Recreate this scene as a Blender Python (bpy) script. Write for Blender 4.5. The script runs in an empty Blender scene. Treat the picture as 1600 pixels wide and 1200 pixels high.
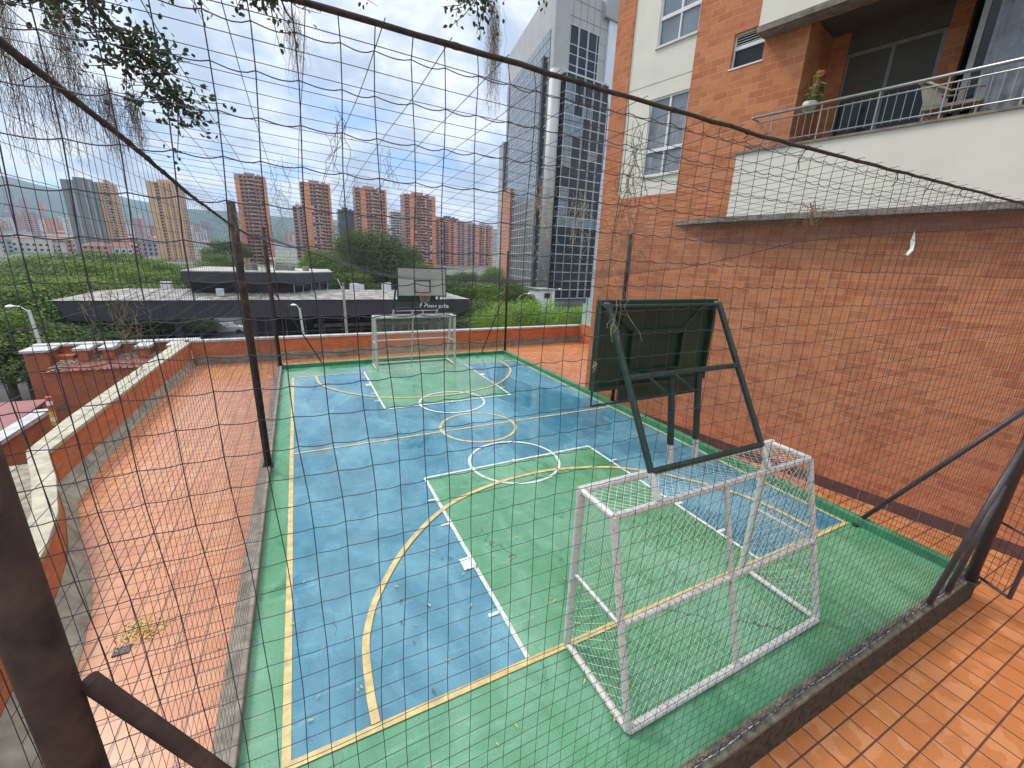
import bpy, math, random
from mathutils import Vector, Matrix, noise as mn
random.seed(7)
R=math.radians
sc=bpy.context.scene
COL=sc.collection
def lin(c):
    return tuple(((v/255)/12.92 if v/255<=.04045 else ((v/255+.055)/1.055)**2.4) for v in c)
# ---------------------------------------------------------------- materials
class NT:
    def __init__(s,name):
        s.m=bpy.data.materials.new(name); s.m.use_nodes=True
        s.t=s.m.node_tree; s.b=s.t.nodes['Principled BSDF']; s.out=s.t.nodes['Material Output']
    def n(s,typ,**kw):
        nd=s.t.nodes.new(typ)
        for k,v in kw.items():
            if k in nd.inputs: nd.inputs[k].default_value=v
            else: setattr(nd,k,v)
        return nd
    def l(s,a,b): s.t.links.new(a,b)
    def math(s,op,a,b=None,c=None):
        nd=s.t.nodes.new('ShaderNodeMath'); nd.operation=op
        for i,v in enumerate((a,b,c)):
            if v is None: continue
            if isinstance(v,(int,float)): nd.inputs[i].default_value=v
            else: s.l(v,nd.inputs[i])
        return nd.outputs[0]
    def coord(s,kind='Object'): return s.n('ShaderNodeTexCoord').outputs[kind]
    def noise(s,scale,detail=4,rough=.55,vec=None,dist=0):
        nd=s.n('ShaderNodeTexNoise'); nd.inputs['Scale'].default_value=scale; nd.inputs['Detail'].default_value=detail
        nd.inputs['Roughness'].default_value=rough; nd.inputs['Distortion'].default_value=dist
        s.l(vec if vec is not None else s.coord(),nd.inputs['Vector']); return nd.outputs['Fac']
    def ramp(s,fac,stops):
        nd=s.n('ShaderNodeValToRGB'); e=nd.color_ramp.elements
        while len(e)<len(stops): e.new(.5)
        for i,(p,c) in enumerate(stops):
            e[i].position=p; e[i].color=(*c,1) if len(c)==3 else c
        s.l(fac,nd.inputs[0]); return nd.outputs[0]
    def mix(s,f,a,b,mode='MIX'):
        nd=s.n('ShaderNodeMix',data_type='RGBA',blend_type=mode)
        for i,v in ((0,f),(6,a),(7,b)):
            if isinstance(v,(int,float)): nd.inputs[i].default_value=v
            elif isinstance(v,tuple): nd.inputs[i].default_value=(*v,1) if len(v)==3 else v
            else: s.l(v,nd.inputs[i])
        return nd.outputs[2]
    def mapr(s,v,a,b,c,d):
        nd=s.n('ShaderNodeMapRange'); s.l(v,nd.inputs[0])
        for i,x in enumerate((a,b,c,d)): nd.inputs[i+1].default_value=x
        return nd.outputs[0]
    def bump(s,h,st=.3,dist=.01):
        nd=s.n('ShaderNodeBump'); nd.inputs['Strength'].default_value=st; nd.inputs['Distance'].default_value=dist
        s.l(h,nd.inputs['Height']); s.l(nd.outputs[0],s.b.inputs['Normal'])
    def col(s,c):
        if isinstance(c,tuple): s.b.inputs['Base Color'].default_value=(*c,1)
        else: s.l(c,s.b.inputs['Base Color'])
    def rough(s,v):
        if isinstance(v,(int,float)): s.b.inputs['Roughness'].default_value=v
        else: s.l(v,s.b.inputs['Roughness'])
def plain(name,c,rough=.6,metal=0,var=.18,scale=6,bump=0,spec=.5):
    t=NT(name); n=t.noise(scale,5)
    d=tuple(x*(1-var) for x in c); e=tuple(min(1,x*(1+var)) for x in c)
    t.col(t.ramp(n,[(.3,d),(.7,e)])); t.rough(rough); t.b.inputs['Metallic'].default_value=metal
    t.b.inputs['Specular IOR Level'].default_value=spec
    if bump: t.bump(t.noise(scale*6,6),bump,.01)
    return t.m
def brick(name,c1,c2,mortar,bw=.33,bh=.145,ms=.007,off=.5,dirt=.35,rough=.8,z0=0.):
    t=NT(name); o=t.coord(); sp=t.n('ShaderNodeSeparateXYZ'); t.l(o,sp.inputs[0])
    u=t.math('ADD',sp.outputs[0],sp.outputs[1]); cb=t.n('ShaderNodeCombineXYZ'); t.l(u,cb.inputs[0]); t.l(t.math('ADD',sp.outputs[2],50+z0),cb.inputs[1])
    b=t.n('ShaderNodeTexBrick'); t.l(cb.outputs[0],b.inputs['Vector'])
    b.inputs['Scale'].default_value=1; b.inputs['Brick Width'].default_value=bw; b.inputs['Row Height'].default_value=bh
    b.inputs['Mortar Size'].default_value=ms; b.inputs['Mortar Smooth'].default_value=.3; b.offset=off; b.inputs['Bias'].default_value=-.1
    b.inputs['Color1'].default_value=(*c1,1); b.inputs['Color2'].default_value=(*c2,1); b.inputs['Mortar'].default_value=(*mortar,1)
    n=t.noise(1.1,5); n2=t.noise(9,4)
    # some joints are stained as dark as the brick: mortar fades in patches
    jf=t.mapr(t.noise(2.3,3),.38,.56,0.25,1)
    body=t.mix(.5,c1,c2); cc=t.mix(t.math('MULTIPLY',b.outputs['Fac'],t.math('SUBTRACT',1,jf)),b.outputs['Color'],body)
    cc=t.mix(t.mapr(n,.35,.75,0,dirt),cc,tuple(x*.5 for x in c2)); cc=t.mix(t.mapr(n2,.4,.8,0,.3),cc,tuple(min(1,x*1.35) for x in c1))
    t.col(cc); t.rough(rough); t.b.inputs['Specular IOR Level'].default_value=.2; t.bump(t.math('ADD',t.math('MULTIPLY',b.outputs['Fac'],-1),t.math('MULTIPLY',n2,.3)),.5,.006)
    return t.m
def court_paint(name,c,chalk,dark,chalkamt=.6):
    t=NT(name); o=t.coord()
    mp=t.n('ShaderNodeMapping'); mp.inputs['Scale'].default_value=(1,.55,1); mp.inputs['Rotation'].default_value=(0,0,.5); t.l(o,mp.inputs[0])
    n1=t.noise(.55,6,.6,mp.outputs[0],.6); n2=t.noise(2.6,6,.65,mp.outputs[0],.8); n3=t.noise(45,4,.6)
    a=t.mix(t.mapr(n1,.42,.66,0,chalkamt),c,chalk); a=t.mix(t.mapr(n2,.5,.72,0,.45),a,chalk); a=t.mix(t.mapr(n2,.28,.45,.55,0),a,dark)
    a=t.mix(t.mapr(n3,.5,.75,0,.22),a,dark)
    st=t.n('ShaderNodeMapping'); st.inputs['Scale'].default_value=(.5,3.2,1); st.inputs['Rotation'].default_value=(0,0,.9); t.l(o,st.inputs[0])
    a=t.mix(t.mapr(t.noise(1.6,7,.7,st.outputs[0],1.5),.56,.68,0,.55),a,chalk); a=t.mix(t.mapr(t.noise(3.1,7,.7,st.outputs[0],2.),.60,.70,0,.6),a,dark)
    # cracks
    wn=t.n('ShaderNodeTexNoise'); wn.inputs['Scale'].default_value=2.2; wn.inputs['Detail'].default_value=6; t.l(o,wn.inputs['Vector'])
    wv=t.n('ShaderNodeVectorMath',operation='MULTIPLY_ADD'); t.l(wn.outputs['Color'],wv.inputs[0]); wv.inputs[1].default_value=(.7,.7,0); t.l(o,wv.inputs[2])
    vo=t.n('ShaderNodeTexVoronoi',feature='DISTANCE_TO_EDGE'); vo.inputs['Scale'].default_value=.27; t.l(wv.outputs[0],vo.inputs['Vector'])
    ck=t.math('MULTIPLY',t.math('LESS_THAN',vo.outputs['Distance'],.0022),t.mapr(t.noise(.8,2),.45,.6,0,.7))
    a=t.mix(ck,a,tuple(x*.35 for x in dark)); t.col(a)
    wet=t.mapr(t.noise(.42,5,.55,mp.outputs[0],1.2),.49,.53,0,1); a=t.mix(t.math('MULTIPLY',wet,.3),a,dark); t.col(a)
    t.rough(t.math('SUBTRACT',t.mapr(n3,.3,.7,.23,.34),t.math('MULTIPLY',wet,.26)))
    t.b.inputs['Specular IOR Level'].default_value=.6
    t.bump(t.noise(120,3),.12,.002); return t.m
def tile(name,c1,c2,grout,wetc,wetamt,px=.285,py=.245,ox=4.76,oy=-1.765,rough=.42):
    t=NT(name); o=t.coord(); sp=t.n('ShaderNodeSeparateXYZ'); t.l(o,sp.inputs[0])
    X=t.math('DIVIDE',t.math('ADD',sp.outputs[0],-ox+px*100),px); Y=t.math('DIVIDE',t.math('ADD',sp.outputs[1],-oy+py*100),py)
    gx=t.math('LESS_THAN',t.math('ABSOLUTE',t.math('SUBTRACT',t.math('FRACT',t.math('ADD',X,.5)),.5)),.028)
    gy=t.math('LESS_THAN',t.math('ABSOLUTE',t.math('SUBTRACT',t.math('FRACT',t.math('ADD',Y,.5)),.5)),.036)
    g=t.math('MAXIMUM',gx,gy)
    cb=t.n('ShaderNodeCombineXYZ'); t.l(t.math('FLOOR',X),cb.inputs[0]); t.l(t.math('FLOOR',Y),cb.inputs[1])
    wn=t.n('ShaderNodeTexWhiteNoise',noise_dimensions='2D'); t.l(cb.outputs[0],wn.inputs['Vector'])
    a=t.mix(wn.outputs['Value'],c1,c2)
    # each tile dries in its own outline
    ad=t.n('ShaderNodeVectorMath',operation='MULTIPLY_ADD'); t.l(wn.outputs['Color'],ad.inputs[0]); ad.inputs[1].default_value=(3,3,3); t.l(o,ad.inputs[2])
    w=t.mapr(t.noise(3.4,3,.45,ad.outputs[0],.2),.47,.50,0,wetamt*.7)
    a=t.mix(w,a,wetc); a=t.mix(t.mapr(t.noise(1.2,5),.45,.75,0,.4),a,tuple(x*.72 for x in c2)); a=t.mix(t.mapr(t.noise(60,3),.62,.7,0,.5),a,grout)
    a=t.mix(g,a,grout); t.col(a); t.rough(t.math('SUBTRACT',rough,t.math('MULTIPLY',w,.16)))
    t.bump(t.math('ADD',t.math('MULTIPLY',g,-1),t.math('MULTIPLY',t.noise(40,3),.15)),.4,.004); return t.m
M={}
M['brick']=brick('brick',(.55,.215,.10),(.39,.13,.06),(.47,.32,.22),ms=.007,dirt=.25)
M['brick_low']=brick('parapet_brick',(.54,.19,.08),(.42,.13,.05),(.36,.19,.11),bw=.26,bh=.085,ms=.006,dirt=.35)
M['brick_far']=brick('old_brick',(.42,.14,.07),(.34,.11,.06),(.36,.22,.15),bw=.3,bh=.12,dirt=.5)
M['cream']=plain('cream_render',(.68,.65,.56),.75,var=.05,scale=1.5,bump=.08)
M['court_green']=court_paint('court_green',(.070,.24,.115),(.20,.39,.27),(.035,.14,.065),.6)
M['court_blue']=court_paint('court_blue',(.041,.175,.25),(.18,.38,.45),(.022,.10,.145),.6)
M['kerb_green']=plain('kerb_green_paint',(.045,.20,.10),.5,var=.3,scale=3)
M['line_white']=plain('line_white',(.58,.61,.57),.5,var=.32,scale=9)
M['line_yellow']=plain('line_yellow',(.52,.40,.17),.5,var=.28,scale=8)
M['concrete']=plain('kerb_concrete',(.20,.175,.14),.85,var=.4,scale=7,bump=.5)
M['mossy']=plain('mossy_concrete',(.13,.115,.08),.85,var=.6,scale=9,bump=.8)
M['damp']=plain('damp_black_moss',(.040,.034,.022),.8,var=1.0,scale=13,bump=.9)
M['capstone']=plain('capstone',(.37,.345,.26),.8,var=.28,scale=5,bump=.3)
M['skirt']=plain('skirting_concrete',(.25,.225,.165),.8,var=.4,scale=4,bump=.3)
M['whitecap']=plain('white_coping',(.42,.42,.41),.7,var=.3,scale=3)
M['tile_near']=tile('terrace_tile_orange',(.58,.25,.105),(.50,.19,.07),(.11,.05,.035),(.43,.145,.04),.85)
M['tile_left']=tile('terrace_tile_pale',(.54,.255,.125),(.47,.195,.09),(.16,.08,.05),(.44,.17,.075),.35,rough=.30)
M['basestrip']=plain('dark_plinth_tile',(.10,.055,.05),.55,var=.25,scale=3)
M['cord']=plain('black_cord',(.030,.028,.040),.7,var=.2,scale=30)
M['rope']=plain('old_rope',(.045,.035,.03),.9,var=.5,scale=40,bump=.6)
M['post']=plain('rusty_brown_steel',(.046,.027,.020),.75,var=.5,scale=9,bump=.3,spec=.2)
M['postdark']=plain('dark_steel_tube',(.05,.04,.045),.42,var=.3,scale=8)
def whitepaint():
    t=NT('white_pipe_paint'); n=t.noise(30,5,.7)
    t.col(t.ramp(n,[(.32,(.18,.13,.09)),(.40,(.46,.44,.40)),(.65,(.62,.61,.58))])); t.rough(.4); return t.m
M['whitepipe']=whitepaint()
M['whitenet']=plain('white_net_cord',(.62,.66,.60),.8,var=.1)
M['greenpipe']=plain('dark_green_paint',(.010,.030,.020),.45,var=.3,scale=6)
M['board_back']=plain('dark_green_board',(.012,.034,.018),.5,var=.35,scale=3)
M['board_face']=plain('grey_board_face',(.42,.42,.38),.5,var=.12,scale=3)
M['ring']=plain('red_ring',(.45,.06,.03),.5)
M['moss']=plain('dry_moss',(.20,.16,.10),.95,var=.4,scale=20)
M['mosspale']=plain('bleached_moss',(.42,.36,.25),.95,var=.3,scale=20)
M['alu']=plain('white_window_frame',(.72,.72,.73),.4,var=.05)
M['doorframe']=plain('dull_aluminium',(.22,.21,.20),.5)
M['steel']=plain('railing_steel',(.33,.35,.33),.3,.6,var=.12)
M['darkmetal']=plain('charcoal_cladding',(.045,.047,.054),.45,var=.2,scale=.6)
M['roofmetal']=plain('zinc_roof',(.21,.20,.185),.7,var=.7,scale=1.3)
M['roofgravel']=plain('pale_flat_roof',(.36,.35,.31),.8,var=.3,scale=.8)
M['whitepaint']=plain('white_paint',(.75,.76,.78),.35,var=.05)
M['carblue']=plain('grey_blue_car_paint',(.12,.16,.22),.3)
M['cardark']=plain('dark_car_paint',(.03,.03,.035),.25)
M['tyre']=plain('tyre',(.02,.02,.02),.8)
M['asphalt']=plain('asphalt',(.06,.06,.06),.9,var=.3,scale=.8)
M['maroon']=plain('maroon_sheet_roof',(.21,.06,.055),.6,var=.2,scale=1)
M['redroof']=plain('dusty_red_roof',(.42,.17,.13),.8,var=.35,scale=1.5)
M['rubble']=plain('pale_rubble',(.26,.23,.17),.9,var=.9,scale=7)
M['galv']=plain('galvanised_pole',(.62,.64,.66),.45,var=.1)
M['conpole']=plain('concrete_pole',(.38,.36,.31),.8,var=.15)
M['cablem']=plain('black_cable',(.03,.03,.03),.6)
M['pot']=plain('pale_pot',(.62,.55,.47),.6,var=.3,scale=12)
M['leafplant']=plain('potted_leaf',(.10,.22,.06),.5)
M['flower']=plain('cream_flower',(.62,.50,.20),.5); M['flowerred']=plain('red_flower',(.60,.10,.07),.5)
M['wicker']=plain('pale_wicker',(.27,.24,.19),.7)
M['interior']=plain('loggia_plaster',(.10,.085,.07),.8,var=.15)  # colour darkened to stand in for the shade inside the loggia
M['curtain']=plain('grey_curtain',(.22,.24,.27),.8,var=.3,scale=5)
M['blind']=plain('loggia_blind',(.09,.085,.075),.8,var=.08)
M['clad']=plain('tower_stone_cladding',(.40,.40,.40),.5,var=.08,scale=.3)
M['cladwhite']=plain('white_tower_panel',(.68,.72,.80),.4,var=.05,scale=.3)
M['mull']=plain('tower_mullion',(.60,.62,.63),.35,var=.05)
M['leafyellow']=plain('fallen_leaf_yellow',(.55,.45,.14),.7,var=.3,scale=60)
M['leafbrown']=plain('fallen_leaf_brown',(.12,.08,.05),.8)
M['bark']=plain('bark',(.09,.075,.055),.9,var=.4,scale=6,bump=.5)
M['hydred']=plain('striped_marker_red',(.5,.08,.04),.5); M['hydyel']=plain('striped_marker_yellow',(.65,.45,.05),.5)
def glass(name,c,rough=.08,spec=.8,metal=0):
    t=NT(name); n=t.noise(.8,3); t.col(t.ramp(n,[(.35,tuple(x*.75 for x in c)),(.65,tuple(x*1.25 for x in c))])); t.rough(rough); t.b.inputs['Metallic'].default_value=metal
    t.b.inputs['Specular IOR Level'].default_value=spec; return t.m
M['glassdark']=glass('dark_window_glass',(.018,.021,.024),.12,.35)
M['glassgrey']=glass('grey_window_glass',(.16,.20,.23),.12)
M['glassblue']=glass('sky_reflecting_glass',(.24,.26,.28),.12,.8,.6)
M['glassgreen']=glass('dark_green_glass',(.03,.05,.055),.06,1)
M['panelglass']=glass('pale_green_panel',(.36,.50,.44),.15)
def leafmat(name,a,b,trans=.25):
    t=NT(name); n=t.noise(.9,3); n2=t.noise(7,2)
    oi=t.n('ShaderNodeObjectInfo'); c=t.mix(n,a,b); c=t.mix(t.mapr(n2,.35,.65,0,.5),c,tuple(x*.55 for x in a))
    c=t.mix(t.math('MULTIPLY',oi.outputs['Random'],.7),c,b); c=t.mix(t.mapr(n,.52,.7,0,.5),c,(b[0]*1.7,b[1]*1.35,b[2]))
    t.col(c); t.rough(.75); t.b.inputs['Specular IOR Level'].default_value=.2
    tr=t.n('ShaderNodeBsdfTranslucent'); t.l(c,tr.inputs[0]); mx=t.n('ShaderNodeMixShader'); mx.inputs[0].default_value=trans
    t.l(t.b.outputs[0],mx.inputs[1]); t.l(tr.outputs[0],mx.inputs[2]); t.l(mx.outputs[0],t.out.inputs[0]); return t.m
M['leaf_dark']=leafmat('foliage_dark',(.050,.090,.025),(.10,.155,.040))
M['leaf_mid']=leafmat('foliage_mid',(.08,.15,.028),(.16,.24,.05))
M['leaf_bright']=leafmat('foliage_bright',(.12,.24,.035),(.22,.36,.06))
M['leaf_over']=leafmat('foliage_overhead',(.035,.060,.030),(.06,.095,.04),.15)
def citybrick(name,c):
    return plain(name,c,.8,var=.14,scale=.12)
M['cb_orange']=citybrick('tower_orange_brick',(.70,.26,.11)); M['cb_brown']=citybrick('tower_brown_brick',(.44,.215,.14))
M['cb_tan']=citybrick('tower_tan_render',(.62,.38,.22)); M['cb_grey']=citybrick('tower_grey_concrete',(.20,.20,.19)); M['cb_pink']=citybrick('tower_pink_brick',(.50,.27,.21))
M['cb_white']=citybrick('city_white_wall',(.62,.58,.52)); M['cb_dark']=glass('tower_dark_glass',(.035,.05,.055),.2)
M['cb_roof']=citybrick('city_red_roof',(.36,.16,.11)); M['cb_lgrey']=citybrick('city_grey_wall',(.36,.36,.38))
# ---------------------------------------------------------------- mesh builder
class MB:
    def __init__(s): s.v=[]; s.f=[]; s.mi=[]
    def add(s,vs,fs,mi=0):
        o=len(s.v); s.v+= [tuple(v) for v in vs]; s.f+=[tuple(i+o for i in f) for f in fs]; s.mi+=[mi]*len(fs); return s
    def box(s,x0,x1,y0,y1,z0,z1,mi=0):
        return s.add([(x0,y0,z0),(x1,y0,z0),(x1,y1,z0),(x0,y1,z0),(x0,y0,z1),(x1,y0,z1),(x1,y1,z1),(x0,y1,z1)],
            [(0,3,2,1),(4,5,6,7),(0,1,5,4),(1,2,6,5),(2,3,7,6),(3,0,4,7)],mi)
    def prism(s,poly,z0,z1,mi=0):
        n=len(poly); a=[(p[0],p[1],z0 if len(p)<3 else p[2]) for p in poly]; b=[(p[0],p[1],z1) for p in poly]
        ar=sum(poly[i][0]*poly[(i+1)%n][1]-poly[(i+1)%n][0]*poly[i][1] for i in range(n))
        fs=[tuple(range(n-1,-1,-1)),tuple(range(n,2*n))]+[(i,(i+1)%n,(i+1)%n+n,i+n) for i in range(n)]
        if ar<0: fs=[f[::-1] for f in fs]
        return s.add(a+b,fs,mi)
    def sheet(s,poly,z,mi=0): return s.add([(p[0],p[1],z) for p in poly],[tuple(range(len(poly)))],mi)
    def tube(s,pts,r,n=6,mi=0,cap=True,up=None):
        pts=[Vector(p) for p in pts]; rs=r if isinstance(r,(list,tuple)) else [r]*len(pts); vs=[]; m=len(pts)
        for i,p in enumerate(pts):
            d=(pts[min(i+1,m-1)]-pts[max(i-1,0)])
            d=d.normalized() if d.length>1e-9 else Vector((0,0,1))
            a=d.cross(Vector((0,0,1)) if abs(d.z)<.9 else Vector((1,0,0))).normalized(); b=d.cross(a)
            for k in range(n):
                t=2*math.pi*k/n; vs.append(p+rs[i]*(math.cos(t)*a+math.sin(t)*b))
        fs=[(i*n+k,(i+1)*n+k,(i+1)*n+(k+1)%n,i*n+(k+1)%n) for i in range(m-1) for k in range(n)]
        if cap and n>2: fs+=[tuple(range(n)),tuple((m-1)*n+k for k in range(n-1,-1,-1))]
        return s.add(vs,fs,mi)
    def lathe(s,c,prof,n=16,mi=0):
        vs=[(c[0]+r*math.cos(2*math.pi*k/n),c[1]+r*math.sin(2*math.pi*k/n),c[2]+z) for r,z in prof for k in range(n)]; m=len(prof)
        fs=[(i*n+k,i*n+(k+1)%n,(i+1)*n+(k+1)%n,(i+1)*n+k) for i in range(m-1) for k in range(n)]
        fs+=[tuple(range(n-1,-1,-1)),tuple((m-1)*n+k for k in range(n))]
        return s.add(vs,fs,mi)
    def build(s,name,mat,parent=None,org=None,smooth=False,bevel=0):
        me=bpy.data.meshes.new(name); ox,oy,oz=org if org else (0,0,0)
        me.from_pydata([(v[0]-ox,v[1]-oy,v[2]-oz) for v in s.v],[],s.f)
        for m in (mat if isinstance(mat,(list,tuple)) else [mat]): me.materials.append(m)
        if isinstance(mat,(list,tuple)): me.polygons.foreach_set('material_index',s.mi)
        if smooth: me.polygons.foreach_set('use_smooth',[True]*len(me.polygons))
        me.update(); o=bpy.data.objects.new(name,me); COL.objects.link(o)
        if parent: o.parent=parent
        elif org: o.location=org
        if bevel:
            b=o.modifiers.new('bevel','BEVEL'); b.width=bevel; b.segments=2; b.limit_method='ANGLE'
        return o
def tag(o,label=None,cat=None,group=None,kind=None):
    for k,v in (('label',label),('category',cat),('group',group),('kind',kind)):
        if v: o[k]=v
    return o
def empty(name,loc,label,cat,rz=0,group=None):
    o=bpy.data.objects.new(name,None); COL.objects.link(o); o.location=loc; o.rotation_euler=(0,0,rz); o.empty_display_size=.2
    return tag(o,label,cat,group)
def struct(o): o['kind']='structure'; return o
def copy_tree(o,parent=None):
    c=o.copy(); COL.objects.link(c)
    if parent: c.parent=parent
    for ch in list(o.children): copy_tree(ch,c)
    return c
F=-.34; W=8.73; L=12.92; CX=W/2; GZ=-6.5
# ---------------------------------------------------------------- camera
cd=bpy.data.cameras.new('camera'); cam=bpy.data.objects.new('camera',cd); COL.objects.link(cam); sc.camera=cam
cd.sensor_width=36; cd.lens=36*651.5/1600; cd.clip_start=.05; cd.clip_end=9000
yaw,pit,rol=.4714,.2885,.0382
fw=Vector((math.sin(yaw)*math.cos(pit),math.cos(yaw)*math.cos(pit),-math.sin(pit)))
rt=Vector((math.cos(yaw),-math.sin(yaw),0)); up=rt.cross(fw)
r2=math.cos(rol)*rt+math.sin(rol)*up; u2=-math.sin(rol)*rt+math.cos(rol)*up
m=Matrix((r2,u2,-fw)).transposed().to_4x4(); m.translation=Vector((.4876,-3.0118,4.2313)); cam.matrix_world=m
CAM=m.translation.copy()
# ---------------------------------------------------------------- terrain, road, hills
def terr(x,y):
    d=math.hypot(x,y); z=GZ
    if d>420: z+= (min(d,1500)-420)*.030
    if d>1300:
        a=math.atan2(x,y); t=min(1,(d-1300)/1500); h=(215+60*mn.noise(Vector((a*3.1,.3,0)))+40*mn.noise(Vector((a*8,4,0))))*(.72+.28*min(1,max(0,(-x-200)/900)))
        ridge=mn.noise(Vector((x*.0016,y*.0016,1)))*45+mn.noise(Vector((x*.006,y*.006,3)))*20
        z+= (t*t*(3-2*t))*(h)+t*ridge
    return z
b=MB(); rad=[0,15,30,45,60,80,110,150,200,280,380,420,500,600,750,900,1050,1200,1300]+[1300+75*i for i in range(1,27)]; NA=220
vs=[(0,0,GZ)]
for r in rad[1:]:
    for k in range(NA):
        a=2*math.pi*k/NA; x,y=r*math.sin(a),r*math.cos(a); vs.append((x,y,terr(x,y)))
fs=[(0,1+(k+1)%NA,1+k) for k in range(NA)]
for i in range(len(rad)-2):
    for k in range(NA): fs.append((1+i*NA+k,1+i*NA+(k+1)%NA,1+(i+1)*NA+(k+1)%NA,1+(i+1)*NA+k))
b.add(vs,fs)
t=NT('terrain'); n=t.noise(.02,6); n2=t.noise(.15,5)
c=t.mix(t.mapr(n,.4,.6,0,1),(.07,.10,.05),(.26,.23,.19)); c=t.mix(t.mapr(n2,.4,.65,0,.6),c,(.05,.085,.03))
o=t.coord(); ln=t.n('ShaderNodeVectorMath',operation='LENGTH'); t.l(o,ln.inputs[0])
c=t.mix(t.mapr(ln.outputs['Value'],1250,1500,0,1),c,t.mix(t.noise(.008,6),(.03,.055,.03),(.05,.085,.035))); t.col(c); t.rough(.95)
struct(b.build('ground_terrain',t.m,smooth=True))
b=MB(); b.sheet([(-70,26.5),(90,26.5),(90,80),(-70,80)],GZ+.004); struct(b.build('road',M['asphalt']))
b=MB()
for k in range(9): b.sheet([(-40+k*14,31),(-36+k*14,31),(-36+k*14,31.15),(-40+k*14,31.15)],GZ+.008)
struct(b.build('road_markings',M['line_white']))
# ---------------------------------------------------------------- terrace and court
b=MB(); b.prism([(-.55,-9),(16,-9),(16,17.5),(-.55,17.5)],-6.6,F); struct(b.build('terrace_floor',M['tile_near']))
b=MB(); b.prism([(-.552,-9),(-.552,17.5),(-3.85,17.5),(-3.98,6.95),(-2.95,4.4),(-2.6,2.2),(-2.3,-.5),(-1.9,-9)],-6.6,F); struct(b.build('terrace_floor_beside_court',M['tile_left']))
b=MB(); b.box(-.36,8.84,-1.47,14.35,F+.001,0); struct(b.build('court_floor',M['court_green']))
b=MB(); b.sheet([(0,0),(W,0),(W,L),(0,L)],.004); struct(b.build('court_floor_blue_area',M['court_blue']))
b=MB()
for y0,y1 in ((0,4.34),(L-4.34,L)): b.sheet([(2.37,y0),(6.36,y0),(6.36,y1),(2.37,y1)],.008)
struct(b.build('court_floor_key_areas',M['court_green']))
def strip(b,pts,w,z,closed=False):
    pts=[Vector((p[0],p[1])) for p in pts]; n=len(pts); vs=[]
    for i,p in enumerate(pts):
        a=pts[(i-1)%n] if (closed or i>0) else p; c=pts[(i+1)%n] if (closed or i<n-1) else p
        d=(c-a).normalized(); q=Vector((-d.y,d.x))*w/2; vs+=[(p.x-q.x,p.y-q.y,z),(p.x+q.x,p.y+q.y,z)]
    m=n if closed else n-1
    b.add(vs,[(2*i,2*((i+1)%n),2*((i+1)%n)+1,2*i+1) for i in range(m)])
def circ(x,y,r,a0=0,a1=360,n=64): return [(x+r*math.cos(R(a0+(a1-a0)*i/n)),y+r*math.sin(R(a0+(a1-a0)*i/n))) for i in range(n+1)]
by=MB(); bw=MB(); bm=MB(); LW=.075
strip(by,[(0,-LW/2),(0,L+LW/2)],LW,.012); strip(by,[(W,-LW/2),(W,L+LW/2)],LW*.75,.012)
strip(by,[(LW/2,0),(W-LW/2,0)],LW,.012); strip(by,[(LW/2,L),(W-LW/2,L)],LW,.012); strip(by,[(LW/2,L/2),(W-LW/2,L/2)],.06,.012)
def arcpts(y0,s):
    K=[(.74,.3),(.76,.75),(.82,1.12),(1.04,1.66),(1.62,2.49),(2.5,3.24),(3.55,3.60),(4.5,3.68)]; K=K+[(2*CX-.02-x,y) for x,y in K[::-1][1:]]
    o=[]
    for i in range(len(K)-1):
        p=[K[max(i-1,0)],K[i],K[i+1],K[min(i+2,len(K)-1)]]
        for t in (0,.2,.4,.6,.8):
            f=lambda c:.5*(2*p[1][c]+(p[2][c]-p[0][c])*t+(2*p[0][c]-5*p[1][c]+4*p[2][c]-p[3][c])*t*t+(3*p[1][c]-p[0][c]-3*p[2][c]+p[3][c])*t**3)
            o.append((f(0),y0+s*f(1)))
    return o+[(K[-1][0],y0+s*K[-1][1])]
for s,y0 in ((1,0),(-1,L)):
    arc=arcpts(y0,s)
    strip(bm,[(CX-3.62,y0+s*.04)]+arc+[(CX+3.62,y0+s*.04)],.08,.020)
    strip(bw,[(2.37,y0+s*.04),(2.37,y0+s*4.34)],.055,.016); strip(bw,[(6.36,y0+s*.04),(6.36,y0+s*4.34)],.055,.016)
    strip(bw,[(2.37,y0+s*4.34),(6.36,y0+s*4.34)],.055,.0165)
    strip(bw,circ(CX,y0+s*4.34,.98),.06,.0175,)
    for sx,x0 in ((-1,2.37),(1,6.36)):
        for yy,w in ((.74,.05),(1.72,.24),(2.73,.05),(3.52,.05)):
            strip(bw,[(x0+sx*.03,y0+s*yy),(x0+sx*.17,y0+s*yy)],w,.0155)
    strip(bw,circ(CX,y0+s*4.34,.03,n=10),.06,.0182)
strip(by,circ(CX,L/2,.98),.07,.0125); strip(by,circ(CX,L/2,.03,n=10),.06,.0129)
struct(by.build('court_line_yellow',M['line_yellow'])); struct(bw.build('court_line_white',M['line_white'])); struct(bm.build('court_line_three_point',M['line_yellow']))
# kerbs
b=MB(); b.box(-.56,-.36,-1.60,14.5,F-.02,.13); struct(b.build('kerb_beside_left_terrace',M['concrete'],bevel=.015))
b=MB(); b.box(-.36,9.0,-1.60,-1.47,F-.02,.11); struct(b.build('kerb_near_end',M['mossy'],bevel=.012))
b=MB(); b.box(-.56,9.0,-1.606,-1.601,F,.06); struct(b.build('kerb_near_end_damp_face',M['damp']))
b=MB(); b.box(8.84,8.985,-1.47,14.5,F-.02,.14); b.box(-.36,8.84,14.35,14.5,F-.02,.14); struct(b.build('kerb_green_painted',M['kerb_green'],bevel=.01))
b=MB(); b.box(9.2,15.4,16.6,17.3,F+.003,F+.006); 
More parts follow.
